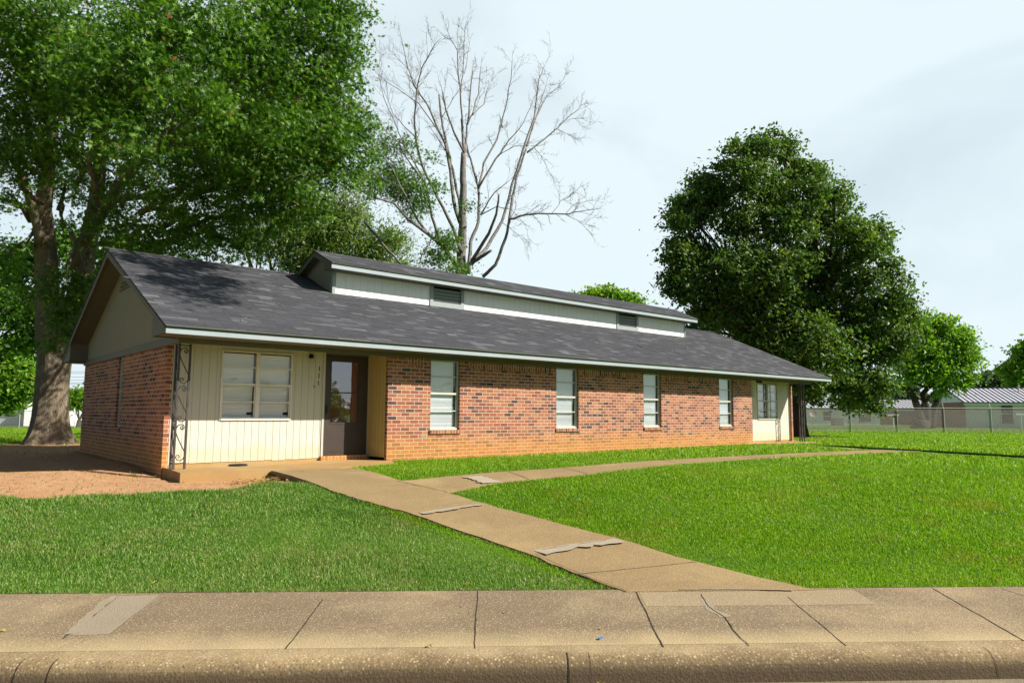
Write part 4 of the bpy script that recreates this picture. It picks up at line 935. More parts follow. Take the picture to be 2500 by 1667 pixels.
# ---------------------------------------------------------------- bare tree behind the roof
DD=26.; dbp=atd(1128,667,DD); DB=Vector((dbp[0],dbp[1],float(H0(dbp[0],dbp[1]))))
DEAD=empty('bare_tree',DB,'tall leafless tree with many upright grey limbs behind the roof','tree')
def cp(x,y): return ((590+(x-590)*.97)/2.375+880,(1500+(y-1500)*.972)/2.375+40)
LB=[ # points (crop px), start width, end width, depth drift
 ([(590,1500),(585,1400),(590,1300),(592,1150),(597,1000),(597,900),(600,770)],62,32,0),
 ([(600,770),(595,680),(587,570)],18,14,.3),([(600,770),(540,650),(490,510),(467,385)],14,7,-.8),([(603,770),(622,620),(640,400),(655,250)],15,5,.8),([(625,600),(650,540),(685,420),(705,235)],9,5,1.3),([(652,545),(720,480),(748,365)],8,4,2),
 ([(590,640),(580,400),(565,300),(560,160),(510,70)],11,3,-.5),([(580,430),(595,300),(602,160),(605,30)],8,2,.3),([(604,300),(625,180),(640,90)],4,1.5,.6),
 ([(555,1440),(480,1330),(390,1260),(270,1170),(180,1070),(60,1035),(10,1050)],30,6,-2),([(390,1260),(330,1180),(250,1030),(170,870),(100,760),(60,690)],17,3,-2.5),
 ([(560,1360),(450,1280),(410,1150),(370,950),(290,850),(200,700),(60,570)],22,3,-1.5),([(350,910),(260,760),(190,600),(120,440),(95,330)],8,2,-2.5),
 ([(590,1370),(540,1230),(440,1030),(350,850),(315,700),(305,560),(318,400),(345,270),(400,170),(435,115)],22,3,-1),([(310,680),(235,600),(180,540),(130,420)],7,2,-1.8),([(350,850),(250,760),(150,640)],7,2,-2),
 ([(575,1190),(540,1060),(520,880),(490,720),(440,620),(380,480),(300,370),(250,200),(215,40)],24,2.5,.8),([(450,640),(330,480),(220,400),(110,330)],8,2,.3),([(330,430),(270,280),(190,190)],6,2,.2),([(300,370),(340,260),(345,190)],4,1.5,1),
 ([(580,1110),(545,930),(515,790),(480,650),(462,540),(452,425)],17,11,1.6),([(520,800),(440,680),(385,600)],8,2,2),([(470,560),(540,440),(590,370)],6,3,1.2),
 ([(628,1490),(640,1300),(690,1180),(688,980),(650,840),(625,760),(615,690)],24,6,1),([(688,980),(720,830),(800,690),(850,500),(880,330),(890,190)],14,2.5,2),([(690,975),(790,810),(870,700),(960,590),(1015,450)],13,2,.5),([(830,620),(815,550)],8,6,1.2),([(800,790),(900,730),(1000,730)],5,2,0),
 ([(650,1430),(740,1330),(830,1180),(890,960),(960,730),(1020,560),(1050,330),(1090,240)],24,2.5,2.5),([(975,730),(1030,560),(1090,440),(1160,380),(1210,310)],11,2,3),([(1005,640),(1060,470),(1100,330)],6,2,1.5),([(980,770),(1080,690),(1160,620),(1270,520),(1315,480)],11,2,1),([(1150,630),(1200,650),(1255,675)],3,1.5,1),([(1165,600),(1240,570),(1305,565)],3,1.5,1),([(1020,740),(1060,790),(1130,915)],4,1.5,.5),
 ([(715,1510),(790,1440),(850,1280),(875,1170),(940,1145),(1040,1135),(1200,1135),(1290,1120),(1370,1110)],22,3,-.5),([(870,1190),(890,1040),(930,870),(975,745)],18,10,1),([(1200,1135),(1290,1180),(1350,1240)],4,1.5,-.5),([(1130,1130),(1180,1060),(1230,1035)],3,1.5,-.5),([(1210,1130),(1260,1080),(1330,1060)],3,1.5,-.5),
 ([(650,1410),(750,1250),(795,1140),(808,1020)],22,11,-1.2),([(640,1430),(700,1395),(765,1352)],26,16,-.5),([(700,1140),(780,1010),(880,930)],9,3,-.8),([(700,1140),(800,1090),(880,1110),(960,1190)],7,2,-.8),([(820,1180),(900,1240),(965,1300)],4,1.5,-.5),([(400,1300),(350,1380),(330,1440)],9,5,-1),([(5,1180),(110,1310),(220,1430)],14,12,-2),([(640,770),(680,730)],5,3,.5),([(490,850),(440,830)],5,3,.5)]
mb=MB(); g=random.Random(11)
def tw(mb,p,d,L,r_,dep):
    n=4; pts=[p.copy()]; q=p.copy(); dd=d.copy()
    for i in range(n):
        dd=(dd+Vector((g.gauss(0,.16),g.gauss(0,.16),g.gauss(0,.13)+.05))).normalized(); q=q+dd*L/n; pts.append(q.copy())
    mb.tube(pts,[r_*(1-.7*i/n) for i in range(n+1)],3,cap=False)
    if dep>0:
        for i in range(1,n+1):
            for _ in range(1 if i<n else 2):
                ax=Vector((g.gauss(0,1),g.gauss(0,1),g.gauss(0,1))).normalized(); e=(dd+ax*.75).normalized(); tw(mb,pts[i],e,L*g.uniform(.3,.6),max(r_*.6,.0045),dep-1)
for pts,w0,w1,dr in LB:
    n=len(pts); Q=[];S=[]
    for i in range(n-1):
        for j in range(3):
            k=(i+j/3)/(n-1); x=pts[i][0]+(pts[i+1][0]-pts[i][0])*j/3+g.gauss(0,1.6); y=pts[i][1]+(pts[i+1][1]-pts[i][1])*j/3+g.gauss(0,1.6); dq=DD+dr*(k**.7)*1.2+(0 if w0>40 else dr*.2)
            Q.append(Vector(atd(*cp(x,y),dq))); S.append((w0+(w1-w0)*k)/2/2.375/F*dq)
    x,y=pts[-1]; Q.append(Vector(atd(*cp(x,y),DD+dr*1.4))); S.append(max(w1*.35,1)/2/2.375/F*DD if w1<9 else w1/2/2.375/F*DD)
    mb.tube(Q,[max(s_,.006) for s_ in S],7)
    if w1<9:
        m=len(Q)
        for i in range(max(2,int(m*.35)),m):
            d=(Q[i]-Q[i-1]).normalized(); nb=1
            for _ in range(nb):
                ax=Vector((g.gauss(0,1),g.gauss(0,1),g.gauss(0,1))).normalized(); e=(d+ax*.7).normalized(); tw(mb,Q[i],e,g.uniform(.3,.85),max(.006,min(S[i]*.4,.012)),1 if g.random()<.45 else 2)
        tw(mb,Q[-1],(Q[-1]-Q[-2]).normalized(),.2,.007,1)
# trunk down to the ground
mb.tube([DB+Vector((0,0,-.2)),DB+Vector((0,0,1.5)),Vector(atd(*cp(590,1500),DD))],[.62,.48,31/2.375/F*DD],12)
mb.build('trunk',M['dbark'],DEAD,smooth=True)
lb=[(cp(x,y),r_,w_) for x,y,r_,w_ in [(500,1290,60,.8),(440,1400,60,.8),(560,1470,45,.9),(250,960,90,.7),(160,880,80,.6),(340,1060,60,.6),(380,980,50,.5),(120,720,60,.6),(200,1000,60,.7),(460,980,40,.4),(640,1100,35,.5),(300,1120,60,.5),(60,960,60,.7),(260,740,60,.4),(390,800,35,.4)]]
crown('foliage',[(atd(*c,DD-1.5),(r_/2.375/F*DD,)*3,w_) for c,r_,w_ in lb],M['oak'],DEAD,9000,.5,12,.17,'star',31)
# ---------------------------------------------------------------- olive tree behind the roof
def simple_tree(name,label,base,blobs,mat,per,size,seed,tr_r,barkm='bark2',tuft=.55,ntl=14,kind='quad',stems=1,fork=.25,group=None,cat='tree',**kw):
    b0=Vector(base); T_=empty(name,b0,label,cat,group); g=random.Random(seed); mb=MB()
    cz=sum(b[0][2] for b in blobs)/len(blobs); cxy=Vector((sum(b[0][0] for b in blobs)/len(blobs),sum(b[0][1] for b in blobs)/len(blobs),0))
    fk=Vector((b0.x,b0.y,b0.z+(cz-b0.z)*fork)); mb.tube([b0-Vector((0,0,.2)),b0+Vector((0,0,.15)),b0+Vector((0,0,.6)),fk],[tr_r*1.7,tr_r*1.35,tr_r*1.05,tr_r*.92],12)
    limbs(mb,fk-Vector((0,0,.1)),blobs,tr_r*.5,g); mb.build('trunk',M[barkm],T_,smooth=True)
    crown('foliage',blobs,M[mat],T_,per,tuft,ntl,size,kind,seed,**kw); return T_
def gb(px,D):
    p=atd(px,1000,D); return (p[0],p[1],float(H0(p[0],p[1])))
ob=[pb_(x,y,r_,31,w_,.9) for x,y,r_,w_ in [(650,520,60,1),(720,540,65,1),(790,520,60,1),(850,560,55,1),(900,540,45,.9),(760,590,60,.9),(680,600,50,.7),(880,610,50,.7),(610,560,40,.6),(560,530,45,.5),(800,470,55,.7),(720,470,60,.7),(925,600,22,.6)]]
simple_tree('olive_green_tree','loose olive green tree behind the ridge, between oak and bare tree',gb(760,31),ob,'olive',34000,.2,41,.35,'bark',kind='thin',tuft=.6,ntl=16,droop=.6)
# right large tree
rtb=[(1750,345,40,1),(1700,350,35,.9),(1800,350,38,.9),(1830,390,40,.8),(1720,400,60,1),(1640,450,55,1),(1780,440,65,1),(1870,430,45,.8),(1880,410,20,.8),(1590,500,50,1),(1700,510,75,1),(1800,520,75,1),(1900,500,65,1),(1960,530,55,1),(1990,570,45,1),(1590,590,55,1),(1680,610,80,1),(1790,620,80,1),(1890,610,80,1),(1980,640,60,1),(2010,560,30,.8),(1580,660,45,1),(1650,700,75,1),(1760,710,85,1),(1880,710,85,1),(1990,730,75,1),(2060,690,40,.9),(2085,720,30,.8),(1960,800,80,1),(1870,800,85,1),(1760,780,80,1),(2040,790,55,.9),(1930,860,70,1),(1990,880,55,1),(1900,890,50,1),(1960,920,36,1),(2010,930,22,1),(1850,870,50,.8),(1560,560,26,.8),(1565,630,24,.8),(1780,315,22,.9)]
rtb+=[(1575,470,34,1),(1555,520,34,1),(1553,590,36,1),(1556,650,36,1),(1610,420,34,1),(1660,385,32,1),(1860,380,34,.9),(1915,440,34,.9),(2015,520,32,.9),(2030,610,30,.8),(2060,650,36,.9),(1600,740,40,.8),(2075,750,30,.8)]
rr_=random.Random(99)
rb=[pb_(x+rr_.uniform(-8,8),y+rr_.uniform(-8,8),r_*rr_.choice((.82,.9,.97,1.03)),32+rr_.uniform(-1.8,1.8),w_*rr_.choice((.7,.9,1.1,1.2)),.85) for i,(x,y,r_,w_) in enumerate(rtb)]
base=atz(1953,1066,.0); rtree=simple_tree('broad_shade_tree','large dark green shade tree beyond the right end of the house','' or (base[0],base[1],float(H0(base[0],base[1]))),rb,'rtree',122000,.2,51,.30,'bark2',tuft=.46,ntl=22,fork=.38,shell=.40,up_bias=.6)
# small treetop over roof
simple_tree('treetop_tree','light green treetop just showing over the clerestory roof',gb(1480,48),[pb_(x,y,r_,48,1,.8) for x,y,r_ in [(1330,690,22),(1365,680,24),(1400,678,24),(1435,688,22),(1460,700,18),(1350,740,45),(1420,740,45)]],'bright',9000,.3,61,.25,tuft=.6)
# bright tree beyond fence
bt=[(2100,760,35,1),(2090,820,45,1),(2150,750,30,1),(2140,800,45,1),(2190,770,38,1),(2215,800,32,1),(2080,860,28,.8),(2140,850,38,.9),(2190,850,40,.9),(2235,830,22,.8),(2220,870,22,.7),(2170,890,26,.5),(2215,885,14,.3),(2120,730,16,.6),(2170,735,14,.6)]
BT=hit(2252,1044,0.); p=atd(2245,1010,58); BTB=Vector((p[0],p[1],float(H0(p[0],p[1]))))
T_=empty('bright_green_tree',BTB,'yellow-green tree with three leaning stems behind the chain link fence','tree'); mb=MB()
for pts,rs in (([(2122,985),(2112,950),(2100,915),(2085,890),(2060,878)],[11,8,7,5,3]),([(2128,985),(2130,940),(2118,905),(2150,870)],[11,7,6,4]),([(2136,985),(2145,940),(2165,890),(2175,850),(2180,800)],[11,8,6,5,3]),([(2112,945),(2130,915),(2150,900)],[6,5,3])):
    limbpx(pts,[58]*len(pts),rs)
mb.tube([BTB-Vector((0,0,.2)),BTB+Vector((0,0,.4)),Vector(atd(2128*K,975*K,58))],[.85,.6,.5],10)
bb=[pb_(x,y,r_,58+((i*5)%5-2)*.8,w_,.9) for i,(x,y,r_,w_) in enumerate(bt)]
g=random.Random(8); limbs(mb,Vector(atd(2135*K,890*K,58)),bb,.16,g); mb.build('trunk',M['bark2'],T_,smooth=True)
crown('foliage',bb,M['bright'],T_,15000,.6,16,.30,'quad',71,droop=.1,shell=.3)
def bush(name,label,blobs,mat,per,size,seed,D,px,cat='tree',tuft=1.,tr=.2): return simple_tree(name,label,gb(px,D),blobs,mat,per,size,seed,tr,tuft=tuft,cat=cat)
bush('hazy_tree','bluish green rounded tree above the metal roof ridge at right',[pb_(x,y,r_,105,1,.8) for x,y,r_ in [(2245,885,22),(2270,875,24),(2230,892,14),(2290,868,22),(2255,900,30),(2310,880,22),(2330,890,25)]],'far',9000,.7,81,105,2400)
bush('hazy_tree','taller green tree at the right edge of the picture behind the metal roof',[pb_(x,y,r_,90,1,.9) for x,y,r_ in [(2330,850,28),(2350,815,22),(2345,870,30),(2375,840,40),(2400,800,45),(2360,790,12),(2420,870,40)]],'bright',9000,.6,82,90,2530)
bush('hazy_tree','dark bushy tree behind the two roofs beside the yellow-green tree',[pb_(x,y,r_,100,1,.8) for x,y,r_ in [(2085,890,24),(2065,905,20),(2100,915,24),(2180,905,20),(2200,900,14),(2150,920,22),(2040,910,25),(2000,900,30)]],'far',9000,.6,83,100,2200)
# left background
bush('background_tree','green leafy tree at the left edge beyond the far fence',[pb_(x,y,r_,46,1,.9) for x,y,r_ in [(20,880,45),(55,870,35),(-20,830,50),(40,840,35),(70,900,18),(10,920,35),(-40,900,50),(30,800,30)]],'bright',16000,.32,84,46,-10,tuft=.7)
bush('background_tree','low green tree between oak trunk and house corner',[pb_(x,y,r_,75,1,.8) for x,y,r_ in [(165,912,14),(180,908,14),(195,915,15),(172,925,14),(205,920,16)]],'bright',5000,.4,85,75,195)
bush('background_tree','tall shady tree behind the oak trunk',[pb_(x,y,r_,38,w_,.9) for x,y,r_,w_ in [(30,700,60,.6),(90,720,40,.6),(0,620,60,.6),(60,600,50,.5),(160,560,50,.4),(250,640,50,.5),(300,600,60,.5),(210,690,35,.4),(60,780,40,.6)]],'oak',14000,.3,86,38,-120,tuft=.8,tr=.22)
tb=[]; g=random.Random(77)
for i in range(26):
    x=-30+i*5.2+g.uniform(-1,1); r_=g.uniform(2.2,3.6); tb.append((np.array([x,-64+g.uniform(-4,4),-.3+r_*.55]),(r_,r_,r_*.8),1.))
gV,gF,gr,_=leaves(tb,30000,1.2,12,.8,'quad',np.random.default_rng(78)); tag(fastmesh('distant_wood',gV,gF,M['oak'],loc=(30,-64,0),attr={'rnd':gr}),'low line of trees across the street, seen only mirrored in the window glass',kind='stuff')
# ---------------------------------------------------------------- far houses
def frame(px,py_,D):
    p=atd(px,py_,D); return np.array([p[0],p[1]])
def far_house(name,label,C,U,length,depth,zg,ze,zrg,wallm,endm,roofm,seams,wins_,brickfrom=None,overh=.4,group=None):
    U=np.array(U)/np.linalg.norm(U); Vv=np.array([-U[1],U[0]]); 
    if Vv@fwh<0: Vv=-Vv
    E_=empty(name,(C[0],C[1],zg),label,'house',group)
    q=lambda u,v,z:(C[0]+U[0]*u+Vv[0]*v,C[1]+U[1]*u+Vv[1]*v,z)
    mb=MB(); b_=brickfrom if brickfrom else length
    mb.face([q(0,0,zg-.5),q(b_,0,zg-.5),q(b_,0,ze),q(0,0,ze)],0)
    if brickfrom: mb.face([q(b_,0,zg-.5),q(b_,.8,zg-.5),q(b_,.8,ze),q(b_,0,ze)],0); mb.face([q(b_,.8,zg-.5),q(length,.8,zg-.5),q(length,.8,ze),q(b_,.8,ze)],1)
    mb.face([q(0,depth,zg-.5),q(length,depth,zg-.5),q(length,depth,ze),q(0,depth,ze)],0)
    for u in(0,length): mb.face([q(u,0,zg-.5),q(u,depth,zg-.5),q(u,depth,ze),q(u,0,ze)],1)
    mb.build('wall',[wallm,endm],E_)
    each('gable',M['lap'],E_,[lambda m,u=u:m.face([q(u,0,ze),q(u,depth,ze),q(u,depth/2,zrg)],0) for u in (0.01,length-.01)])
    mb=MB(); sl_=(zrg-ze)/(depth/2); o_=overh
    for v0,v1 in((-o_,depth/2),(depth+o_,depth/2)):
        za=ze-sl_*o_+.08; zb_=zrg+.08; mb.face([q(-o_*.6,v0,za),q(length+o_*.6,v0,za),q(length+o_*.6,v1,zb_),q(-o_*.6,v1,zb_)],0)
        mb.face([q(-o_*.6,v0,za-.04),q(length+o_*.6,v0,za-.04),q(length+o_*.6,v1,zb_-.04),q(-o_*.6,v1,zb_-.04)],0)
    rf=mb.build('roof',roofm,E_)
    if seams:
        mb=MB(); u=0.
        while u<length+o_*.6:
            for v0,v1 in((-o_,depth/2),):
                za=ze-sl_*o_+.08; zb_=zrg+.08; mb.tube([q(u-o_*.5,v0,za+.03),q(u-o_*.5,v1,zb_+.03)],.032,4)
            u+=seams
        mb.tube([q(-o_*.6,-o_,ze-sl_*o_+.06),q(length,-o_,ze-sl_*o_+.06)],.06,4); mb.tube([q(-o_*.6,depth/2,zrg+.1),q(length,depth/2,zrg+.1)],.08,4)
        mb.tube([q(-o_*.6,-o_,ze-sl_*o_+.08),q(-o_*.6,depth/2,zrg+.09)],.05,4); mb.tube([q(-o_*.6,depth+o_,ze-sl_*o_+.08),q(-o_*.6,depth/2,zrg+.09)],.05,4)
        mb.build('roof_seams',M['seam'],rf)
    mb=MB(); mb.box(0,0,0,0,0,0); mb=MB(); z0=ze-sl_*o_; 
    P=[q(-o_*.6,-o_+.02,z0-.2),q(length+o_*.6,-o_+.02,z0-.2),q(length+o_*.6,-o_+.02,z0+.03),q(-o_*.6,-o_+.02,z0+.03)]; mb.face(P); mb.face([q(-o_*.6,-o_+.02,z0-.2),q(length,-o_+.02,z0-.2),q(length,0,z0-.2),q(-o_*.6,0,z0-.2)]); mb.build('fascia',M['white'],E_)
    for (u0,u1,za,zb_,v) in wins_:
        mb=MB(); mb.face([q(u0,v-.03,za),q(u1,v-.03,za),q(u1,v-.03,zb_),q(u0,v-.03,zb_)],0)
        for a_,b2,c_,d_ in((u0-.08,u0,za-.08,zb_+.08),(u1,u1+.08,za-.08,zb_+.08),(u0,u1,za-.08,za),(u0,u1,zb_,zb_+.08),(u0,u1,(za+zb_)/2-.03,(za+zb_)/2+.03)): mb.face([q(a_,v-.04,c_),q(b2,v-.04,c_),q(b2,v-.04,d_),q(a_,v-.04,d_)],1)
        mb.build('window',[M['room'],M['white']],E_)
    return E_,q
DH=67.; Ch=frame(2357.5,1010,DH); Uh=rth*8.5-fwh*2.0
zg=float(H0(*Ch)); E1,q1=far_house('metal_roof_house','white sided house with silver standing seam roof at the right edge',Ch,Uh,17,8.7,-.02,2.36,3.72,M['lap'],M['brick_plain'],M['tin'],.42,[(3.0,3.95,.35,2.1,0),(5.0,7.0,1.5,2.1,0),(8.4,9.6,.9,2.1,0)])
each('roof_vent',M['galv'],E1,[lambda m:m.tube([q1(5.9,3.2,3.3),q1(5.9,3.2,4.1)],.06,6),lambda m:m.tube([q1(9.9,3.2,3.3),q1(9.9,3.2,4.0)],.12,6)])
D2=94.; C2=frame(1880,1010,D2); zg2=.988-24*D2/F; E2,q2=far_house('low_house','low house with striped metal roof behind the shade tree and fence',C2,rth*9-fwh*.6,21.7,8.,zg2,1.98,3.12,M['lap'],M['brick_plain'],M['tin'],.5,[(6.9,7.9,.35,1.5,0),(11.5,13.0,.2,1.7,0),(2,3,.4,1.5,0)],brickfrom=14.2)
# white house far left
DL=80.; CL_=frame(60,1000,DL); zl=.988-34.6*DL/F
E3,q3=far_house('white_house','white house with a sunlit gable behind the oak trunk',frame(-130,1000,DL+2),rth*1.,14,8,zl,zl+2.3,zl+4.0,M['white'],M['white'],M['dkroof'],None,[(6.9,7.7,zl+.9,zl+2.0,0)])
mb=MB(); ra_=R(35); Uw=rth*math.cos(ra_)+fwh*math.sin(ra_); Vw=fwh*math.cos(ra_)-rth*math.sin(ra_); P=lambda u,v,z:tuple(CL_+Uw*u+Vw*v)+(z,)
wl=4.5; ap=wl/2
mb.face([P(0,0,zl-.3),P(wl,0,zl-.3),P(wl,0,zl+2.2),P(ap,0,zl+3.1),P(0,0,zl+2.2)]); mb.face([P(0,0,zl-.3),P(0,3,zl-.3),P(0,3,zl+2.2),P(0,0,zl+2.2)]); mb.face([P(wl,0,zl-.3),P(wl,8,zl-.3),P(wl,8,zl+2.2),P(wl,0,zl+2.2)]); mb.build('gable_wing',M['white'],E3)
mb=MB()
for s_,e_ in((-.45,1),(wl+.45,-1)):
    za=zl+2.2-.2; mb.face([P(s_,-.35,za+.1),P(ap,-.35,zl+3.22),P(ap,8,zl+3.22),P(s_,8,za+.1)],0); mb.face([P(s_,-.36,za-.12),P(ap,-.36,zl+3.0),P(ap,-.36,zl+3.22),P(s_,-.36,za+.1)],1)
mb.build('wing_roof',[M['dkroof'],M['white']],E3)
# ---------------------------------------------------------------- fences
def fence(name,label,pts,h,sp,arm=True,mesh_step=.075,wire=.0045,side=1,n_rail=1):
    A=np.array(pts[0][:2]);B=np.array(pts[1][:2]); L=np.linalg.norm(B-A); d=(B-A)/L; zf=lambda s_:float(H0(*(A+d*s_)))
    E_=empty(name,(A[0],A[1],zf(0)),label,'fence'); n=int(L/sp)
    nn=np.array([-d[1],d[0]])*side
    for i in range(n+1):
        s_=i*sp; p=A+d*s_; z=zf(s_); mb=MB(); mb.tube([(*p,z-.2),(*p,z+h+.02)],.027,8); po=mb.build('fence_post',M['galv'],E_)
        if arm: mb=MB(); e=p+nn*.22+d*.06; mb.tube([(*p,z+h),(*e,z+h+.3)],.018,5); mb.build('barb_arm',M['galv'],po)
    mb=MB(); mb.tube([(*(A+d*s_),zf(s_)+h) for s_ in np.arange(0,L+.1,sp)],.024,6); 
    if n_rail>1: mb.tube([(*(A+d*s_),zf(s_)+h*.33) for s_ in np.arange(0,L+.1,sp)],.02,6)
    mb.build('top_rail',M['galv'],E_)
    V=[];Fq=[]
    for sg in(1,-1):
        s_=-h
        while s_<L:
            a0,a1=s_,s_+h; z0_,z1_=0,1
            if sg<0:a0,a1=a1,a0
            # clip to [0,L]
            t0=0;t1=1
            dx=a1-a0
            lo,hi=sorted(((0-a0)/dx,(L-a0)/dx)); t0=max(0,lo);t1=min(1,hi)
            if t1>t0:
                p0=a0+dx*t0;p1=a0+dx*t1; h0=h*t0;h1=h*t1; P0=np.array([*(A+d*p0),zf(p0)+h0]);P1=np.array([*(A+d*p1),zf(p1)+h1]); nv=np.array([nn[0],nn[1],0])*wire; tv=np.array([d[0]*-sg*.7,d[1]*-sg*.7,.7])*wire
                b=len(V); V+= [P0+tv,P0+nv,P0-tv,P1+tv,P1+nv,P1-tv]; Fq+=[[b,b+1,b+4,b+3],[b+1,b+2,b+5,b+4],[b+2,b,b+3,b+5]]
            s_+=mesh_step
    o=fastmesh('wire_mesh',np.array(V),np.array(Fq),M['mesh'],E_,loc=tuple(wloc(E_)))
    if arm:
        mb=MB()
        for k in(.33,.66,1.): mb.tube([(*(A+nn*.22*k+d*(s_+.06*k)),zf(s_)+h+.3*k) for s_ in np.arange(0,L+.1,sp)],.005,3)
        mb.build('barbed_wire',M['galv'],E_)
    return E_
FA=atz(1700,1053,-.02); FB=atz(2700,1058,.03)
fa=atz(2078,1054.6,-.01); fb=atz(2422,1056.6,.0); dd_=(fb-fa)/3.; fence('chain_link_fence','long chain link fence with barbed wire arms across the right background',(fa-dd_*4,fb+dd_*4.4),1.5,float(np.linalg.norm(dd_[:2])),True,.07,.0075,1)
la=frame(-160,1000,55.); lb_=frame(215,1000,57.); fence('chain_link_fence','chain link fence crossing the lawn far left behind the oak trunk',(la,lb_),1.42,float(np.linalg.norm(lb_-la))/3*.55,True,.09,.006,-1)
# ---------------------------------------------------------------- small far things
def gp(px,py_,D):
    p=atd(px,py_,D); return Vector((p[0],p[1],float(H0(p[0],p[1]))))
p=gp(2044,1020,85); z=.988-26*85/F; u=rth; v=fwh; E_=None
mb=MB(); mb.obox((p.x,p.y,z+.45),(u[0],u[1],0),(v[0],v[1],0),(0,0,1),.55,.5,.48); mb.obox((p.x,p.y,z+.95),(u[0],u[1],0),(v[0],v[1],0),(0,0,1),.58,.53,.02)
for k in range(8): mb.obox((p.x-v[0]*.505,p.y-v[1]*.505,z+.12+k*.1),(u[0],u[1],0),(v[0],v[1],0),(0,0,1),.5,.01,.02)
tag(mb.build('air_conditioner',M['acgrey']),'boxy brown air conditioning unit against the low white sided house','air conditioner')
p=gp(1984,1010,60); zt=float(atd(1984,1011,60)[2]); mb=MB(); mb.tube([(p.x,p.y,p.z-.1),(p.x,p.y,zt)],.03,6)
c=Vector((p.x,p.y,zt)); ax=Vector((-fwh[0],-fwh[1],.5)).normalized(); s1=ax.orthogonal().normalized(); s2=ax.cross(s1); Rr=.32
for i in range(16):
    for j in range(3):
        a0,a1=2*math.pi*i/16,2*math.pi*(i+1)/16; r0_,r1_=Rr*j/3,Rr*(j+1)/3; f=lambda a_,r_: c+s1*math.cos(a_)*r_+s2*math.sin(a_)*r_+ax*(r_*r_*.9)
        mb.face([f(a0,r0_),f(a1,r0_),f(a1,r1_),f(a0,r1_)] if j else [c,f(a0,r1_),f(a1,r1_)])
mb.tube([c-s2*Rr,c+ax*.35],.012,5); tag(mb.build('satellite_dish',M['acgrey']),'round dish on a pole seen under the shade tree','dish')
def tpole(px,pyt,D,w_,label):
    p=gp(px,1010,D); zt=float(atd(px,pyt,D)[2]); mb=MB(); mb.tube([(p.x,p.y,p.z-.1),(p.x,p.y,zt)],.04,8); mb.obox((p.x,p.y,zt),(rth[0],rth[1],0),(fwh[0],fwh[1],0),(0,0,1),w_,.06,.05); tag(mb.build('clothes_line_pole',M['white']),label,'clothes pole')
tpole(2180,1013,52,.42,'white T-shaped clothes line pole behind the fence left of the three-stemmed tree'); tpole(2492,1011,52,.4,'T-shaped clothes line pole before the white siding at the right edge')
# overhead wires at left
E_=empty('power_lines',(0,0,0),'thin overhead power lines crossing the sky behind the oak','power lines')
for i,(ya,yb) in enumerate([(893,897),(896,902),(905,911),(914,918),(921,924),(925,927)]):
    a_=atd(-620,ya+10,62+i*.3);b_=atd(620,yb+3,62+i*.3); pts=[]
    for k in range(21): t_=k/20; q_=a_*(1-t_)+b_*t_; q_[2]-=.25*math.sin(math.pi*t_); pts.append(q_)
    mb=MB(); mb.tube(pts,.016,4); mb.build('wire',M['black'],E_)
# ---------------------------------------------------------------- litter: leaves and twigs
def leafmesh(seed,size):
    P,Fq=leaf_template('star'); g=np.random.default_rng(seed); P=P.copy()*size/2; P[:,2]=np.abs(P[:,0])*.5+g.random(len(P))*size*.12; return P,Fq
def put_leaf(x,y,sz,mat,label,zf=None):
    p=hd(x,y,.0) if zf is None else atz(x*K,y*K,zf); z=(float(H0(p[0],p[1]))+.05) if zf is None else zf+.004
    P,Fq=leafmesh(int(x),sz); a_=x*1.7; Rm=np.array([[math.cos(a_),-math.sin(a_),0],[math.sin(a_),math.cos(a_),0],[0,0,1]]); V=P@Rm.T+np.array([p[0],p[1],z])
    o=fastmesh('fallen_leaf',V,Fq,M[mat],loc=(p[0],p[1],z),attr={'rnd':np.full(len(V),(x*.37)%1)}); return tag(o,label,'leaf','fallen leaves')
put_leaf(985,1484,.085,'drylf','curled brown leaf on the sidewalk near the kerb, left of the straight joint',-.512)
put_leaf(1380,1444,.06,'drylf','small brown leaf in the middle of the dark sidewalk slab above the blue scrap',-.511)
put_leaf(1160,1408,.06,'drylf','dry leaf on the sidewalk just right of the straight vertical joint',-.511)
put_leaf(1060,1394 ,.05,'drylf','small leaf on the sidewalk left of the straight vertical joint',-.511)
put_leaf(356,1353,.10,'yleaf','yellow-green leaf at the lawn edge above the pale sidewalk patch')
put_leaf(8,1450,.07,'yleaf','green leaf on the sidewalk at the left edge of the picture',-.512)
put_leaf(720,1280,.075,'drylf','tan leaf lying in the left lawn')
put_leaf(727,1338,.07,'drylf','reddish brown leaf near the lower edge of the left lawn')
put_leaf(1076,1355,.10,'drylf','rust brown leaf on the lawn edge above the straight joint')
put_leaf(2290,1350,.10,'drylf','pale leaf at the right lawn edge by the sidewalk')
put_leaf(1380,1575,.09,'yleaf','yellowish leaf in the gutter at the bottom of the picture',-.669); put_leaf(1290,1572,.06,'drylf','brown leaf in the gutter at the bottom, left of the yellowish one',-.669)
put_leaf(1990,1212,.07,'drylf','dry leaf in the bright right lawn')
p=atz(1377*K,1467*K,-.511); mb=MB(); mb.obox((p[0],p[1],-.503),(1,.3,.1),(-.3,1,0),(0,0,1),.013,.007,.004); mb.obox((p[0]+.014,p[1]-.012,-.500),(1,-.5,.3),(.5,1,0),(0,0,1),.007,.005,.003); tag(mb.build('plastic_scrap',M['blue']),'tiny bright blue plastic scrap on the sidewalk','litter')
g_=np.random.default_rng(4); c_=hd(600,1092,.0); 
P=[];Fl=[];rn=[]; T0,Fq=leaf_template('quad')
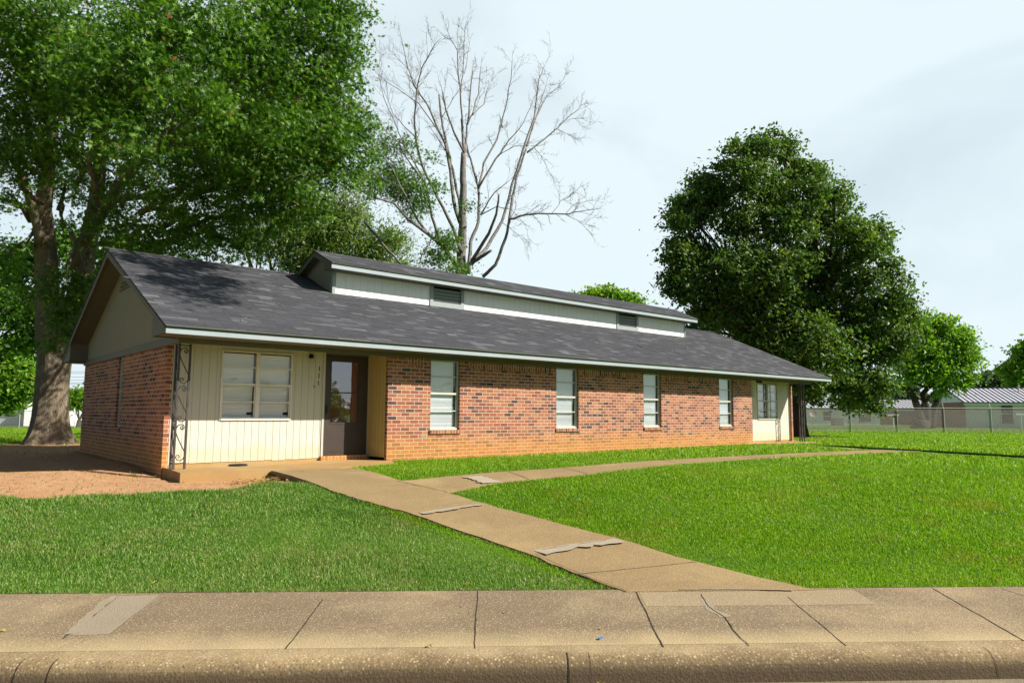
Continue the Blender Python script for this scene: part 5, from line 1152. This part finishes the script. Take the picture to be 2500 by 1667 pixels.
for i in range(260):
    k=g_.random(); x=540+140*k+g_.normal(0,14); y=1100-8*k+g_.normal(0,3.0); q=hd(x,y,-.03); a_=g_.uniform(0,6.28); b=len(P)
    tl=g_.uniform(-.6,.6); Rm=np.array([[math.cos(a_),-math.sin(a_),0],[math.sin(a_),math.cos(a_),0],[0,0,1]])@np.array([[1,0,0],[0,math.cos(tl),-math.sin(tl)],[0,math.sin(tl),math.cos(tl)]]); V=(T0*g_.uniform(.02,.045))@Rm.T+np.array([q[0],q[1],float(Hg(q[0],q[1]))+.02]); P+=list(V); Fl+=[[b+j for j in f] for f in Fq]; rn+=[g_.random()]*4
for i in range(420):
    xx=g_.uniform(-9,-2.9); yy=g_.uniform(-2.6,2.5)
    if dirtf(np.array([xx]),np.array([yy]))[0]<.6 or inpoly(np.array([xx]),np.array([yy]),house_poly)[0] or inpoly(np.array([xx]),np.array([yy]),slab_poly)[0]: continue
    a_=g_.uniform(0,6.28); b=len(P); tl=g_.uniform(-.5,.5); Rm=np.array([[math.cos(a_),-math.sin(a_),0],[math.sin(a_),math.cos(a_),0],[0,0,1]])@np.array([[1,0,0],[0,math.cos(tl),-math.sin(tl)],[0,math.sin(tl),math.cos(tl)]]); V=(T0*g_.uniform(.008,.03)*np.array([g_.uniform(.3,1),1,1]))@Rm.T+np.array([xx,yy,float(Hg(np.array(xx),np.array(yy)))+.012]); P+=list(V); Fl+=[[b+j for j in f] for f in Fq]; rn+=[g_.random()*.8]*4
P=np.array(P); inside=inpoly(P[:,0],P[:,1],main_poly)
tag(fastmesh('leaf_litter',P,np.array(Fl),M['drylf'],loc=tuple(P.mean(0)),attr={'rnd':np.array(rn)}),'dry leaves gathered beside the porch slab',kind='stuff')
# twigs lying on the roof
g=random.Random(9)
TWG=[(1130-0,745),(1245,732),(600,668),(640,700),(1500,800-20),(1580,800),(1470,795),(1380,790),(880,690),(1190,765),(300,640),(470,690),(560,735),(1560,812)]
def roofpt(x,y):
    d=dirn(x*K,y*K); # plane z=EZ+LIFT+SL*(Y-EY)
    nrm=np.array([0,-SL,1.]); p0=np.array([0,EY,EZ+.035]); t_=nrm@(p0-CAM)/(nrm@d); return CAM+d*t_
nm=['near the left rake','below the first vent','under the second vent']
for i,(x,y) in enumerate(TWG):
    p=Vector(roofpt(x,y))
    if p.y>2.6 or p.y<-.6 : continue
    mb=MB(); L=g.uniform(.15,.45); a_=g.uniform(0,6.28)
    pts=[p+Vector((math.cos(a_)*L*(k/4-.5)+g.gauss(0,.01),math.sin(a_)*L*(k/4-.5),math.sin(a_)*L*(k/4-.5)*SL+.012+abs(g.gauss(0,.008)))) for k in range(5)]
    mb.tube(pts,[.009,.008,.007,.006,.004],4); q=pts[2]; mb.tube([q,q+Vector((math.cos(a_+.8),math.sin(a_+.8),math.sin(a_+.8)*SL+.15))*.1],[.005,.003],4)
    tag(mb.build('fallen_twig',M['dbark']),'short dry twig lying on the dark roof shingles','twig','twigs on the roof')
